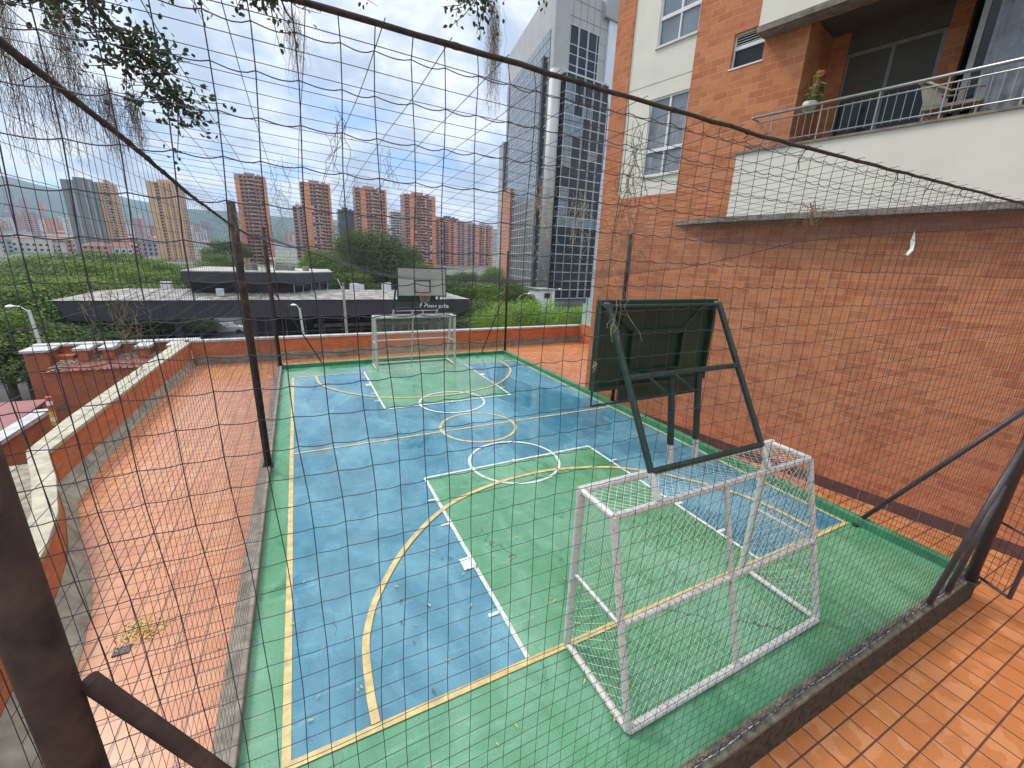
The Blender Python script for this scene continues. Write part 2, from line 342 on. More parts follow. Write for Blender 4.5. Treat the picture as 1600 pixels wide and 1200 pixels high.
# ---------------------------------------------------------------- parapets
inn=[(-3.65,17.45),(-3.79,13.8),(-3.88,8.37),(-3.9,6.88),(-3.35,5.64),(-2.87,4.36),(-2.68,3.53),(-2.5,2.54),(-2.45,1.9),(-2.25,.3),(-2.0,-2.5)]
out=[(-4.1,17.8),(-4.22,12.6),(-4.29,8.72),(-4.21,7.0),(-3.66,5.75),(-3.16,4.5),(-2.99,3.65),(-2.83,2.7),(-2.78,1.9),(-2.58,.3),(-2.33,-2.5)]
low=[(-3.55,17.40),(-3.70,13.17),(-3.70,8.35),(-3.53,6.5),(-2.99,5.0),(-2.57,4.04),(-2.34,3.31),(-2.18,2.52),(-2.08,1.81),(-1.95,.3),(-1.7,-2.5)]
wall=empty('parapet_wall',(-3.9,7,F),'long brick parapet with pale capstone left of the court, kinked near the camera','wall')
def wallstrip(b,a,c,z0,z1,z1b=None):
    for i in range(len(a)-1):
        vs=[(*a[i],z0),(*a[i+1],z0),(*c[i+1],z0),(*c[i],z0),(*a[i],z1),(*a[i+1],z1),(*c[i+1],z1 if z1b is None else z1b),(*c[i],z1 if z1b is None else z1b)]
        b.add(vs,[(0,3,2,1),(4,5,6,7),(0,1,5,4),(2,3,7,6)])
    n=len(a)-1
    for i in (0,n): b.add([(*a[i],z0),(*c[i],z0),(*c[i],z1 if z1b is None else z1b),(*a[i],z1)],[(0,1,2,3)])
org=(-3.9,7,F)
ino=[(x-.012,y) for x,y in inn]; outo=[(x+.03,y) for x,y in out]
b=MB(); wallstrip(b,ino,outo,-6.5,.52); b.build('wall',M['brick_low'],wall,org)
b=MB(); wallstrip(b,[(x+.02,y) for x,y in inn],[(x-.01,y) for x,y in out],.52,.60); b.build('capstone',M['capstone'],wall,org,bevel=.008)
b=MB(); wallstrip(b,low,[(x-.004,y) for x,y in inn],F-.01,F+.015,-.08); b.build('skirting',M['skirt'],wall,org)
wall=empty('parapet_wall',(6,17.45,F),'low brick parapet with white coping behind the far goal','wall')
org=(6,17.45,F)
b=MB(); b.box(-3.62,15.3,17.45,17.68,-6.5,.58); b.build('wall',M['brick_low'],wall,org)
b=MB(); b.box(-3.66,15.33,17.41,17.74,.58,.67); b.build('coping',M['whitecap'],wall,org,bevel=.006)
b=MB(); b.box(-3.5,15.3,17.33,17.447,F-.01,.0); b.build('skirting',M['skirt'],wall,org)
wall=empty('glazed_parapet',(15.0,15,F),'short brick parapet topped by pale green glass beside the brick building','wall')
b=MB(); b.box(15.3,15.5,11,17.4,-6.5,.75); b.build('wall',M['brick_low'],wall,(15,15,F))
b=MB(); b.box(15.38,15.41,11,17.4,.75,1.95); b.build('glass_panel',M['panelglass'],wall,(15,15,F))
# ---------------------------------------------------------------- cage: ropes and nets
def lerp(a,b,t): return a+(b-a)*t
def pl(t,tab):
    if t<=tab[0][0]: return tab[0][1]
    for (a,za),(c,zc) in zip(tab,tab[1:]):
        if t<=c: return za+(zc-za)*(t-a)/(c-a)
    return tab[-1][1]
NX0,NX1,NY0,NY1=-.42,8.93,-1.55,14.42
zn=lambda x: 4.885-.055*min(1,(x+.42)/3) if x<6 else 4.80+.02*(x-6)
zl=lambda y: pl(y,[(-1.55,4.90),(-.5,4.94),(.8,4.88),(2.6,4.75),(5.4,4.63),(9,4.55),(12,4.62),(14.42,4.72)])
zr=lambda y: pl(y,[(-1.55,4.90),(.4,4.86),(2,4.76),(3.3,4.45),(4.6,4.2),(6.5,3.98),(8.5,3.71),(14.42,3.22)])
zf=lambda x: pl(x,[(-.42,4.72),(1.3,4.12),(2.6,3.6),(4,3.36),(6.15,3.33),(8.93,3.22)])
def zc(x,y):
    u=(x-NX0)/(NX1-NX0); v=(y-NY0)/(NY1-NY0)
    s=lerp(zl(y),zr(y),u)+lerp(zn(x),zf(x),v)-lerp(lerp(zn(NX0),zn(NX1),u),lerp(zf(NX0),zf(NX1),u),v)
    return s-.10*math.sin(math.pi*u)*math.sin(math.pi*v)
def net(name,label,ulen,top,P,sp,r,sag,n=3,ropep=None,roper=.012,bottom=.14,seed=1,u0=0):
    """P(u,z,off)->world point; top(u)=rope height"""
    rnd=random.Random(seed); b=MB(); nu=int(ulen/sp)
    us=[u0+i*sp+rnd.uniform(-.006,.006) for i in range(nu) if u0+i*sp<ulen]
    wob=[rnd.uniform(0,6) for _ in us]
    def off(u,z): return .035*mn.noise(Vector((u*.7+seed*9,z*.6,0)))
    def ux(i,z):
        u=us[i]; return u+.035*mn.noise(Vector((u*1.3,z*.9,seed*3.3)))+.006*math.sin(z*9+wob[i])*(z/5)
    zrows=[]; z=bottom
    while z<5.2: zrows.append(z); z+=sp*1.04
    for i,u in enumerate(us):
        tz=top(u); pts=[P(ux(i,z),z,off(u,z)) for z in zrows if z<tz-.02]+[P(u,tz,0)]
        b.tube(pts,r,n,cap=False)
    for z in zrows:
        pts=[]
        for i,u in enumerate(us):
            if z>top(u)-.02:
                if len(pts)>1: b.tube(pts,r,n,cap=False)
                pts=[]; continue
            zz=z+.012*mn.noise(Vector((u*2.1,z*3,seed*5)))
            if pts and sag:
                k=sag*max(0,(z-1.8)/3)*rnd.uniform(.7,1.2); lp=pts[-1]
                q=P(ux(i,z),zz,off(u,z))
                for tt,kk in ((.2,.45),(.4,.85),(.6,1),(.8,.75)):
                    pts.append(tuple(lerp(lp[j],q[j],tt)-(k*kk if j==2 else 0) for j in range(3)))
                pts.append(q)
            else: pts.append(P(ux(i,z),zz,off(u,z)))
        if len(pts)>1: b.tube(pts,r,n,cap=False)
    if sag: # knots
        for i,u in enumerate(us[:42]):
            for z in zrows:
                if z<top(u)-.05:
                    c=P(ux(i,z),z+.012*mn.noise(Vector((u*2.1,z*3,seed*5))),off(u,z)); k=r*1.7
                    b.add([(c[0]-k,c[1],c[2]),(c[0]+k,c[1],c[2]),(c[0],c[1]-k,c[2]),(c[0],c[1]+k,c[2]),(c[0],c[1],c[2]-k),(c[0],c[1],c[2]+k)],
                          [(0,2,5),(2,1,5),(1,3,5),(3,0,5),(2,0,4),(1,2,4),(3,1,4),(0,3,4)])
    root=empty(name,P(ulen/2,0,0),label,'net')
    b.build('net_mesh',M['cord'],root,tuple(root.location))
    b=MB(); rp=[P(ulen*i/80,top(ulen*i/80)+.01*mn.noise(Vector((i*.9,seed,0))),0) for i in range(81)]
    b.tube(rp,[roper*(1+.18*mn.noise(Vector((i*1.7,0,seed)))) for i in range(81)],7)
    for i in range(0,80,2 if roper>.015 else 4):  # lashings and loose tie ends
        p=Vector(rp[i]); q=Vector(rp[i+1]); 
        b.tube([p,lerp(p,q,.15)],roper*1.22,7)
        if rnd.random()<.75:
            l=rnd.uniform(.03,.10); b.tube([p,p+Vector((rnd.uniform(-.015,.02),rnd.uniform(-.02,.02),-l*.6)),p+Vector((rnd.uniform(-.03,.03),rnd.uniform(-.03,.03),-l))],.0028,3)
    b.build('top_rope',M['rope'],root,tuple(root.location),smooth=True)
    return root
net1=net('court_safety_net','black net closing the near end of the court cage under the thick rope',NX1-NX0,lambda u:zn(u+NX0),lambda u,z,o:(NX0+u,NY0+o*.6,z),.104,.0016,.010,n=4,roper=.0085,seed=1,u0=.03)
net('court_safety_net','black net along the left side of the cage above the orange terrace',NY1-NY0,lambda u:zl(u+NY0),lambda u,z,o:(NX0+o,NY0+u,z),.104,.0015,0,roper=.017,seed=2)
net('court_safety_net','black net along the right side of the cage before the brick building',NY1-NY0,lambda u:zr(u+NY0),lambda u,z,o:(NX1+o,NY0+u,z),.104,.0015,0,roper=.008,seed=3)
net('court_safety_net','black net closing the far end of the cage behind the far goal',NX1-NX0,lambda u:zf(u+NX0),lambda u,z,o:(NX0+u,NY1+o,z),.104,.0013,0,roper=.008,seed=4)
b=MB(); nx=int((NX1-NX0)/.2); ny=int((NY1-NY0)/.2)
for i in range(1,nx):
    x=NX0+i*.2
    b.tube([(x+.05*mn.noise(Vector((x,j*.13,2))),NY0+(NY1-NY0)*j/70,zc(x,NY0+(NY1-NY0)*j/70)) for j in range(71)],.0017,3,cap=False)
for j in range(1,ny):
    y=NY0+j*.2
    b.tube([(NX0+(NX1-NX0)*i/46,y+.05*mn.noise(Vector((i*.2,y,7))),zc(NX0+(NX1-NX0)*i/46,y)) for i in range(47)],.0017,3,cap=False)
tag(b.build('court_ceiling_net',M['cord'],None,(CX,6,4.5)),'black net stretched overhead as the roof of the court cage, sagging at the far right','net')
rb_=random.Random(77)
for nm,mt,rr,amp,zz in (('pale_tie_wire','whitenet',.004,.01,.125),('gathered_net_hem','cord',.005,.045,.135)):
    for q in range(1 if nm[0]=='p' else 4):
        b=MB(); pts=[]
        for k in range(700 if nm[0]!='p' else 80):
            n_=699 if nm[0]!='p' else 79; x=NX0+.1+(NX1-NX0-.2)*k/n_
            pts.append((x+(0 if nm[0]=='p' else rb_.gauss(0,.012)),-1.545+amp*mn.noise(Vector((x*(3 if nm[0]=='p' else 11),q*7,0)))*1.6,zz+(.0 if nm[0]=='p' else abs(rb_.gauss(0,.012))+.02*mn.noise(Vector((x*6,q,9))))))
        b.tube(pts,rr if nm[0]=='p' else .0026,3,cap=False); b.build(nm,M[mt],net1,tuple(net1.location))
def smooth_side(o):
    for p in o.data.polygons: p.use_smooth=len(p.vertices)==4
# posts
def post(x,y,h,r,label,braces=(),mat='post',base=.1):
    root=empty('cage_post',(x,y,base),label,'post'); org=(x,y,base)
    b=MB(); b.tube([(x,y,base),(x,y,h)],r,20); b.tube([(x,y,h-.001),(x,y,h+.012)],r*1.04,20); o=b.build('pole',M[mat],root,org); smooth_side(o)
    b=MB(); b.box(x-r*1.5,x+r*1.5,y-r*1.5,y+r*1.5,base-.012,base+.012); b.build('base_plate',M[mat],root,org)
    for p,q,rr in braces:
        b=MB(); b.tube([p,q],rr,16); smooth_side(b.build('brace',M[mat],root,org))
    return root
post(-.27,-1.62,3.92,.060,'thick brown corner post at the bottom left, closest to the camera',[((-.2,-1.6,2.96),(.98,-1.56,.16),.027)])
post(-.40,5.85,4.98,.065,'brown post halfway along the left side of the cage',[],base=.12)
post(-.42,14.42,5.0,.065,'post at the far left corner of the cage',[((-.38,14.40,2.95),(1.0,14.40,.15),.022)],base=.14)
post(8.93,14.42,4.6,.05,'slender post at the far right corner of the cage',[((8.9,14.40,2.95),(7.75,14.40,.15),.022)],base=.14)
post(8.93,6.6,5.05,.055,'brown post on the right side of the cage seen above the dark backboard',[],base=.14)
post(8.64,-1.59,5.0,.062,'heavy corner post beside the open gate at the right edge',[((8.7,-1.60,2.62),(7.42,-1.56,.15),.034),((8.35,-1.60,1.7),(7.95,-1.57,.15),.034),((8.9,-1.5,2.75),(8.92,-.15,.15),.034)],'postdark')
g=empty('open_gate',(8.86,-1.62,0),'narrow steel gate standing open beside the right corner post','gate'); org=(8.86,-1.62,0)
b=MB(); A0=Vector((8.80,-1.56,0)); B0=Vector((8.57,-1.98,0))
def gp(t,z): p=lerp(A0,B0,t); return (p.x,p.y,z)
b.tube([gp(0,.16),gp(1,.16)],.02,8); b.tube([gp(0,2.5),gp(1,2.5)],.02,8); b.tube([gp(1,.15),gp(1,2.52)],.025,8); b.tube([gp(0,.15),gp(0,2.52)],.02,8); b.tube([gp(0,1.05),gp(1,1.05)],.017,8); b.tube([gp(0,1.8),gp(1,1.8)],.017,8)
b.build('frame',M['postdark'],g,org)
b=MB()
for i in range(1,6): b.tube([gp(i/6,.16),gp(i/6,2.5)],.003,4)
for i in range(1,24): b.tube([gp(0,.16+i*.1),gp(1,.16+i*.1)],.003,4)
b.build('mesh_infill',M['cord'],g,org)
# ---------------------------------------------------------------- goals
def goal(y0,s,label):
    """front posts at y0, depth goes to y0 - s*..; s=1 near goal opens towards +y"""
    root=empty('football_goal',(CX,y0,0),label,'goal'); org=(CX,y0,0)
    xa,xb=2.86,5.93; T=2.02; P=.042; yb=lambda z:y0-s*(1.03-(.53)*(z/T)); yt=y0-s*.5
    for x in (xa,xb):
        b=MB(); b.tube([(x,y0,.0),(x,y0,T)],.045,12); b.build('goal_post',M['whitepipe'],root,org)
        b=MB(); b.tube([(x,y0-s*1.03,.04),(x,yt,T)],.036,10); b.build('rear_post',M['whitepipe'],root,org)
        for nm,p,q,rr in (('ground_rail',(x,y0,.04),(x,y0-s*1.03,.04),.036),('top_side_rail',(x,y0,T),(x,yt,T),.034),('middle_side_rail',(x,y0,1.02),(x,yb(1.02),1.02),.022)):
            b=MB(); b.tube([p,q],rr,10); b.build(nm,M['whitepipe'],root,org)
    b=MB(); b.tube([(xa-.04,y0,T),(xb+.04,y0,T)],.045,12); b.build('crossbar',M['whitepipe'],root,org)
    b=MB(); b.tube([(xa,yt,T),(xb,yt,T)],.036,10); b.build('rear_top_bar',M['whitepipe'],root,org)
    b=MB(); b.tube([(xa,y0-s*1.03,.04),(xb,y0-s*1.03,.04)],.042,10); b.build('bottom_rail',M['whitepipe'],root,org)
    b=MB(); b.tube([(xa,yb(1.02),1.02),(xb,yb(1.02),1.02)],.03,10); b.build('rear_middle_bar',M['whitepipe'],root,org)
    b=MB(); b.tube([((xa+xb)/2,yt,T),((xa+xb)/2,y0-s*1.03,.04)],.026,10); b.build('centre_strut',M['whitepipe'],root,org)
    # diamond net
    b=MB(); rnd=random.Random(3); r=.0021
    def dia(fn,w,h,c=.095):
        nu=int(w/c); nv=int(h/c); 
        for k in range(-nv,nu+1):
            for sg in (1,-1):
                pts=[]
                for j in range(nv+1):
                    u=(k+j) if sg==1 else (k+nv-j)
                    if 0<=u<=nu:
                        uu,vv=u/nu,j/nv; sg_=.05*math.sin(math.pi*uu)*math.sin(math.pi*vv); pts.append(fn(uu,vv,sg_+.012*mn.noise(Vector((u*.9,j*.9,k)))))
                if len(pts)>1: b.tube(pts,r,3,cap=False)
    dia(lambda u,v,o:(lerp(xa,xb,u),yb(v*T)+s*(o),.05+v*(T-.05)),xb-xa,2.05)
    dia(lambda u,v,o:(lerp(xa,xb,u),lerp(y0,yt,v),T-o),xb-xa,.5)
    for x,d in ((xa,1),(xb,-1)):
        dia(lambda u,v,o:(x+d*o,lerp(y0,yb(v*T),u),.05+v*(T-.05)),.8,2.0)
    b.build('goal_net',M['whitenet'],root,org)
    for (yy,zz,rr) in ((yt,T,.036),(y0-s*1.03,.04,.042),(yb(1.02),1.02,.03)): # net cord wound round the bars
        b=MB(); N=420
        b.tube([(lerp(xa,xb,k/N),yy+(rr+.001)*math.cos(k*.5+.8*mn.noise(Vector((k*.05,zz,1)))),zz+(rr+.001)*math.sin(k*.5+.8*mn.noise(Vector((k*.05,zz,1))))) for k in range(N+1)],.0017,3,cap=False); b.build('net_lashing',M['rope'],root,org)
    N=300; b=MB(); xm=(xa+xb)/2
    b.tube([(xm+.029*math.cos(k*.5),lerp(yt,y0-s*1.03,k/N)+.029*math.sin(k*.5),lerp(T,.04,k/N)) for k in range(N+1)],.0035,3,cap=False); b.build('net_lashing',M['mosspale'],root,org)
    return root
goal(0,1,'near white goal seen from behind, its net hanging inside the cage'); goal(L,-1,'far white goal facing the viewer before the low brick parapet')
def hoop(y0,s,label,boxes=True):
    root=empty('basketball_stand',(CX,y0-s*.25,2.06),label,'basketball hoop'); org=(CX,y0-s*.25,2.06)
    X=lambda x: x if s==1 else W-x
    T=2.06; Y=lambda y: y0+s*y
    for xf in (3.40,5.10):
        f=Vector((X(xf),Y(-.5),T)); tp=Vector((X(xf-.02),Y(.5),3.82)); k=lerp(f,tp,.13)
        b=MB(); b.tube([f,k],.035,10,0); b.tube([k,tp,tp+Vector((0,s*.12,0))],.035,10,1); b.build('inclined_leg',[M['whitepipe'],M['greenpipe']],root,org)
    for xf,dx in ((4.08,-.02),(4.48,.0)):
        f=Vector((X(xf),Y(0),T)); tp=Vector((X(xf+dx),Y(.14),3.08)); k=lerp(f,tp,.24)
        b=MB(); b.tube([f,k],.035,10,0); b.tube([k,tp],.037,10,1); b.build('upright',[M['whitepipe'],M['greenpipe']],root,org)
        b=MB(); q=lerp(f,tp,.78); b.tube([q,(X(xf-.12),Y(.42),3.02)],.016,8); b.tube([tp,(X(xf-.05),Y(.6),3.02)],.018,8); b.build('bracket',M['greenpipe'],root,org)
    b=MB(); b.tube([(X(3.385),Y(.10),3.13),(X(5.09),Y(.10),3.13)],.03,10); b.build('middle_bar',M['greenpipe'],root,org)
    b=MB(); b.tube([(X(3.39),Y(-.37),2.30),(X(5.10),Y(-.37),2.30)],.034,10); b.build('lower_bar',M['greenpipe'],root,org)
    b=MB(); b.tube([(X(3.36),Y(.5),3.80),(X(5.09),Y(.5),3.80)],.024,10); b.build('top_bar',M['greenpipe'],root,org)
    xa,xb=X(3.34),X(5.14); xa,xb=min(xa,xb),max(xa,xb); yb_,yf=sorted((Y(.62),Y(.655)))
    b=MB(); b.box(xa,xb,yb_,yf,2.84,3.86); bk=b.build('backboard',M['board_back'],root,org)
    yy=Y(.657); ya,yc=sorted((yy,yy+s*.006))
    b=MB(); b.box(xa+.04,xb-.04,ya,yc,2.88,3.82); fc=b.build('board_face',M['board_face'],bk,None)
    fc.data.transform(Matrix.Translation([-v for v in org])) 
    b=MB(); ya,yc=sorted((yy+s*.006,yy+s*.012)); mx=(xa+xb)/2
    for (x0,x1,z0,z1) in ((mx-.3,mx-.255,2.97,3.42),(mx+.255,mx+.3,2.97,3.42),(mx-.255,mx+.255,3.38,3.42),(mx-.255,mx+.255,2.97,3.01)): b.box(x0,x1,ya,yc,z0,z1)
    tg=b.build('target_square',M['board_back'],bk); tg.data.transform(Matrix.Translation([-v for v in org]))
    b=MB(); ya,yc=sorted((Y(.615),Y(.56)))
    for (x0,x1,z0,z1) in ((xa,xb,3.82,3.86),(xa,xb,2.84,2.88),(xa,xa+.04,2.88,3.82),(xb-.04,xb,2.88,3.82),(mx-.42,mx-.38,2.88,3.52),(mx+.38,mx+.42,2.88,3.52),(mx-.38,mx+.38,3.48,3.52),(mx-.38,mx+.38,3.0,3.04)): b.box(x0,x1,ya,yc,z0,z1)
    b.tube([(mx-.4,Y(.59),3.5),(xa+.1,Y(.59),3.8)],.012,6); b.tube([(mx+.4,Y(.59),3.5),(xb-.2,Y(.59),3.8)],.012,6)
    b.build('board_frame',M['board_back'],root,org)
    b=MB() # hanging lower bar with end posts, and a panel standing for frame shadow
    b.tube([(xa+.01,Y(.6),2.86),(xa+.01,Y(.6),2.66),(xb-.01,Y(.6),2.66),(xb-.01,Y(.6),2.86)],.014,8); b.box(*sorted((X(3.75),X(5.13))),*sorted((Y(.60),Y(.63))),2.67,2.84); b.build('lower_frame_and_shade_panel',M['greenpipe'],root,org)
    b=MB(); rc=(mx,Y(.95),3.0); b.tube([(rc[0]+.225*math.cos(R(a)),rc[1]+.225*math.sin(R(a)),3.0) for a in range(0,361,15)],.011,6); b.tube([(mx-.06,Y(.66),3.0),(mx-.06,Y(.74),3.0)],.012,6); b.tube([(mx+.06,Y(.66),3.0),(mx+.06,Y(.74),3.0)],.012,6)
    rg=b.build('ring',M['ring'],root,org)
    b=MB()
    for k in range(12):
        for sg in (1,-1):
            pts=[(rc[0]+.22*(1-.45*j/5)*math.cos(R(30*k+sg*j*16)),rc[1]+.22*(1-.45*j/5)*math.sin(R(30*k+sg*j*16)),3.0-.08*j) for j in range(5)]; b.tube(pts,.0035,3,cap=False)
    nt=b.build('ring_net',M['mosspale'],rg); nt.data.transform(Matrix.Translation([-v for v in org]))
    return root
hoop(0,1,'near basketball hoop with dark green backboard seen from behind, standing on the near goal')
hoop(L,-1,'far basketball hoop with grey backboard and small target square above the far goal')
# ---------------------------------------------------------------- brick apartment building (local x = along wall toward camera, y = into building)
AA=(9.04,8.194); ang=math.atan2(-.9793,.2025)
apt=empty('apartment_building',(AA[0],AA[1],0),'brick apartment building with cream panels and a balcony filling the right side','building',ang)
def P_(b,name,mat,par=None,bevel=0,smooth=False): return b.build(name,mat,par or apt,None,smooth,bevel)
LZ0,LZ1=6.70,9.05; LX=4.98; END=17; TOP=14; WX0,WX1=1.35,2.49
b=MB()   # wall in pieces round the openings
b.box(0,END,0,.3,F-.02,6.08)                     # base wall
b.box(0,.58,0,.3,6.08,TOP); b.box(2.49,3.43,0,.3,6.08,TOP)
b.box(3.43,4.12,0,.3,6.08,8.57); b.box(3.43,4.12,0,.3,9.24,TOP); b.box(4.12,LX,0,.3,6.08,TOP)
b.box(LX,END,0,.3,6.08,LZ0); b.box(LX,END,0,.3,LZ1,9.3); b.box(LX,END,0,.3,11.7,TOP)
b.box(0,.3,.3,9,F-.02,TOP)                       # far end wall
b.box(LX-.3,LX,.3,1.25,LZ0,LZ1)                  # loggia side
b.box(LX,5.30,1.25,1.5,LZ0,LZ1); b.box(6.85,7.12,1.25,1.5,LZ0,LZ1)
P_(b,'wall',M['brick'])
b=MB(); b.box(.58,2.49,.03,.3,6.08,6.58); b.box(.58,WX0,.03,.3,6.58,TOP); b.box(WX0,2.49,.03,.3,8.45,9.61); b.box(WX0,2.49,.03,.3,11.4,TOP); P_(b,'cream_panel',M['cream'])
b=MB(); b.box(.575,WX0,.027,.031,8.80,8.812); b.box(WX0,2.49,.027,.031,8.80,8.812); P_(b,'panel_joint',M['concrete'])
b=MB(); b.box(-.01,END,-.02,.001,F,-.10); P_(b,'plinth',M['basestrip'])
b=MB()
for k in range(36): b.box(.22+k*.47,.235+k*.47,-.023,-.019,F,-.10)
P_(b,'plinth_joint',M['concrete'])
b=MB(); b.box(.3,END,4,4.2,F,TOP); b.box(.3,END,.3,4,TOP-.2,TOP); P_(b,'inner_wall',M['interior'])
def window(x0,x1,z0,z1,zt,xm,xm2,cur):
    b=MB(); t=.045; y0,y1=.06,.12
    for a in ((x0,x1,z0,z0+t),(x0,x1,z1-t,z1),(x0,x0+t,z0+t,z1-t),(x1-t,x1,z0+t,z1-t),(x0+t,x1-t,zt-.05,zt+.03)): b.box(a[0],a[1],y0,y1,a[2],a[3])
    b.box(xm-.025,xm+.025,y0,y1,zt+.03,z1-t); b.box(xm2-.018,xm2+.018,y0+.005,y1,z0+t,zt-.05)
    f=P_(b,'window_frame',M['alu'])
    b=MB(); b.box(x0+.01,x1-.01,.10,.105,z0+.01,z1-.01); P_(b,'window_pane',M['glassgrey'],f)
    b=MB(); b.box(x0-.03,x1,-.01,.06,z0-.035,z0); P_(b,'window_sill',M['cream'],f)
    if cur:
        b=MB(); n=40; vs=[]
        for i in range(n+1):
            x=lerp(x0+.05,x1-.05,i/n); vs+=[(x,.093+.006*math.sin(i*1.9+2*math.sin(i*.7)),z0+.06),(x+.02*math.sin(i*.5),.093+.006*math.sin(i*1.9+.4),z1-.45)]
        b.add(vs,[(2*i,2*i+2,2*i+3,2*i+1) for i in range(n)]); P_(b,'lace_curtain',M['curtain'],f)
    return f
window(WX0,2.49,6.58,8.45,7.22,1.95,1.93,True); window(WX0,2.49,9.61,11.4,10.24,1.95,1.95,False)
b=MB(); x0,x1,z0,z1=3.43,4.12,8.57,9.24
for a in ((x0,x1,z0,z0+.03),(x0,x1,z1-.03,z1),(x0,x0+.03,z0+.03,z1-.03),(x1-.03,x1,z0+.03,z1-.03),(x0+.03,x1-.03,z0+.36,z0+.43)): b.box(a[0],a[1],.07,.13,a[2],a[3])
f=P_(b,'window_frame',M['alu'])
b=MB()
for k in range(4): b.add([(x0+.03,.08,z0+.45+k*.05),(x1-.03,.08,z0+.45+k*.05),(x1-.03,.11,z0+.475+k*.05),(x0+.03,.11,z0+.475+k*.05)],[(0,1,2,3)]); b.box(x0+.03,x1-.03,.075,.082,z0+.45+k*.05,z0+.458+k*.05)
P_(b,'louvre_slats',M['alu'],f)
b=MB(); b.box(x0+.02,x1-.02,.115,.12,z0+.02,z1-.02); P_(b,'window_pane',M['glassdark'],f)
b=MB(); b.box(x0-.03,x1+.02,-.012,.07,z0-.03,z0); P_(b,'window_sill',M['alu'],f)
# balcony slabs
def balcony(z0,z1,name,xl):
    b=MB(); b.prism([(2.58 if name=='b' else xl-.02,0.0-.002),(3.80 if name=='b' else xl-.02,-.386),(END,-.386),(END,-.002)],z0,z0+.11); P_(b,'balcony_slab',M['concrete'])
    b=MB(); b.prism([(xl,-.002),(xl,-.375),(END,-.375),(END,-.002)],z0+.11,z1-.03); P_(b,'balcony_parapet',M['cream'])
    b=MB(); b.prism([(xl-.04,-.002),(xl-.04,-.41),(END,-.41),(END,-.002)],z1-.03,z1+.01); P_(b,'balcony_ledge',M['concrete'])
balcony(5.27,6.70,'b',4.12); balcony(8.93,10.4,'t',4.12)
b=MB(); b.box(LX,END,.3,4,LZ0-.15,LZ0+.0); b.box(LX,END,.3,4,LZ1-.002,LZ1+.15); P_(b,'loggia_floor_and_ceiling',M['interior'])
rl=MB(); x0=4.33; yy=-.36
rl.tube([(x0,yy,7.34),(END,yy,7.34)],.028,10); rl.tube([(x0-.02,yy,7.34),(x0-.02,-.02,7.34)],.02,8)
rail=P_(rl,'railing_handrail',M['steel'],smooth=True)
b=MB(); b.tube([(x0+.12,yy,7.22),(END,yy,7.22)],.014,8); b.tube([(x0-.06,yy,6.81),(END,yy,6.81)],.014,8); b.tube([(x0-.06,yy,6.81),(x0-.06,-.02,6.81)],.014,8); P_(b,'railing_rail',M['steel'],rail,smooth=True)
b=MB(); x=x0+.15; k=0
while x<13:
    if k%7==2: b.tube([(x,yy,6.70),(x,yy,7.24),(x,yy,7.33)],.012,6)
    else: b.tube([(x,yy,6.78),(x,yy,7.25)],.0065,5)
    x+=.125; k+=1
P_(b,'railing_balusters',M['steel'],rail)
# loggia glazing
b=MB()
for (a,c) in ((5.30,6.85),): 
    b.box(a,c,1.33,1.34,LZ0,LZ1-.45)
P_(b,'sliding_door_pane',M['glassdark'])
b=MB(); b.box(5.30,6.85,1.30,1.38,LZ1-.45,LZ1-.38); b.box(5.30,5.34,1.30,1.38,LZ0,LZ1-.45); b.box(6.04,6.10,1.30,1.38,LZ0,LZ1-.45); b.box(6.78,6.85,1.28,1.38,LZ0,LZ1-.45); P_(b,'sliding_door_frame',M['doorframe'])
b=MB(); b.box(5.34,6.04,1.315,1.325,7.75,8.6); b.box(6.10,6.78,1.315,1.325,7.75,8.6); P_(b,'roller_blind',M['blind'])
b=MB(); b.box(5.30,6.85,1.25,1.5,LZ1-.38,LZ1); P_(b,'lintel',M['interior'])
b=MB(); b.box(7.40,7.48,.30,.40,LZ0,LZ1); P_(b,'glass_screen_frame',M['doorframe']); b=MB(); b.box(9.6,9.68,.30,.40,LZ0,LZ1); P_(b,'glass_screen_frame',M['doorframe'])
b=MB(); b.box(7.48,9.6,.34,.35,LZ0,LZ1); b.box(9.68,14,.34,.35,LZ0,LZ1); P_(b,'glass_screen_pane',M['glassdark'])
b=MB(); vs=[]
for i in range(61):
    x=7.6+i*.035; vs+=[(x,.30+.025*math.sin(i*1.3),LZ0+.1),(x+.05*math.sin(i),.30+.025*math.sin(i*1.3+.5),LZ1-.2)]
b.add(vs,[(2*i,2*i+2,2*i+3,2*i+1) for i in range(0,60) if not 16<i<26]); P_(b,'sheer_curtain',M['curtain'])
# things on the balcony
def aptw(x,y,z): c,s=math.cos(ang),math.sin(ang); return (AA[0]+x*c-y*s,AA[1]+x*s+y*c,z)
o=aptw(5.32,-.2,7.28)
t=empty('flower_pot',o,'pale flower pot hanging on the balcony railing','flower pot')
b=MB(); b.lathe((0,0,0),[(.05,0),(.10,.02),(.13,.10),(.12,.17),(.10,.18),(.09,.165)],18); b.build('pot',M['pot'],t,smooth=True)
b=MB(); b.tube([(-.10,0,.16),(-.09,.0,.24),(.09,0,.24),(.10,0,.16)],.006,6); b.build('hanger',M['steel'],t)
pl_=empty('anthurium_plant',aptw(5.34,-.2,7.44),'flowering plant with cream and red blooms growing in the balcony pot','plant')
b=MB(); c=MB(); d=MB(); rnd=random.Random(5)
def blade(b,p,dirv,l,w):
    d0=Vector(dirv).normalized(); sd=d0.cross(Vector((0,0,1))); sd=sd.normalized() if sd.length>.01 else Vector((1,0,0)); p=Vector(p); nrm=sd.cross(d0)
    b.add([p,p+d0*l*.35+sd*w,p+d0*l,p+d0*l*.35-sd*w,p+d0*l*.4+nrm*w*.35],[(0,1,4),(1,2,4),(2,3,4),(3,0,4)])
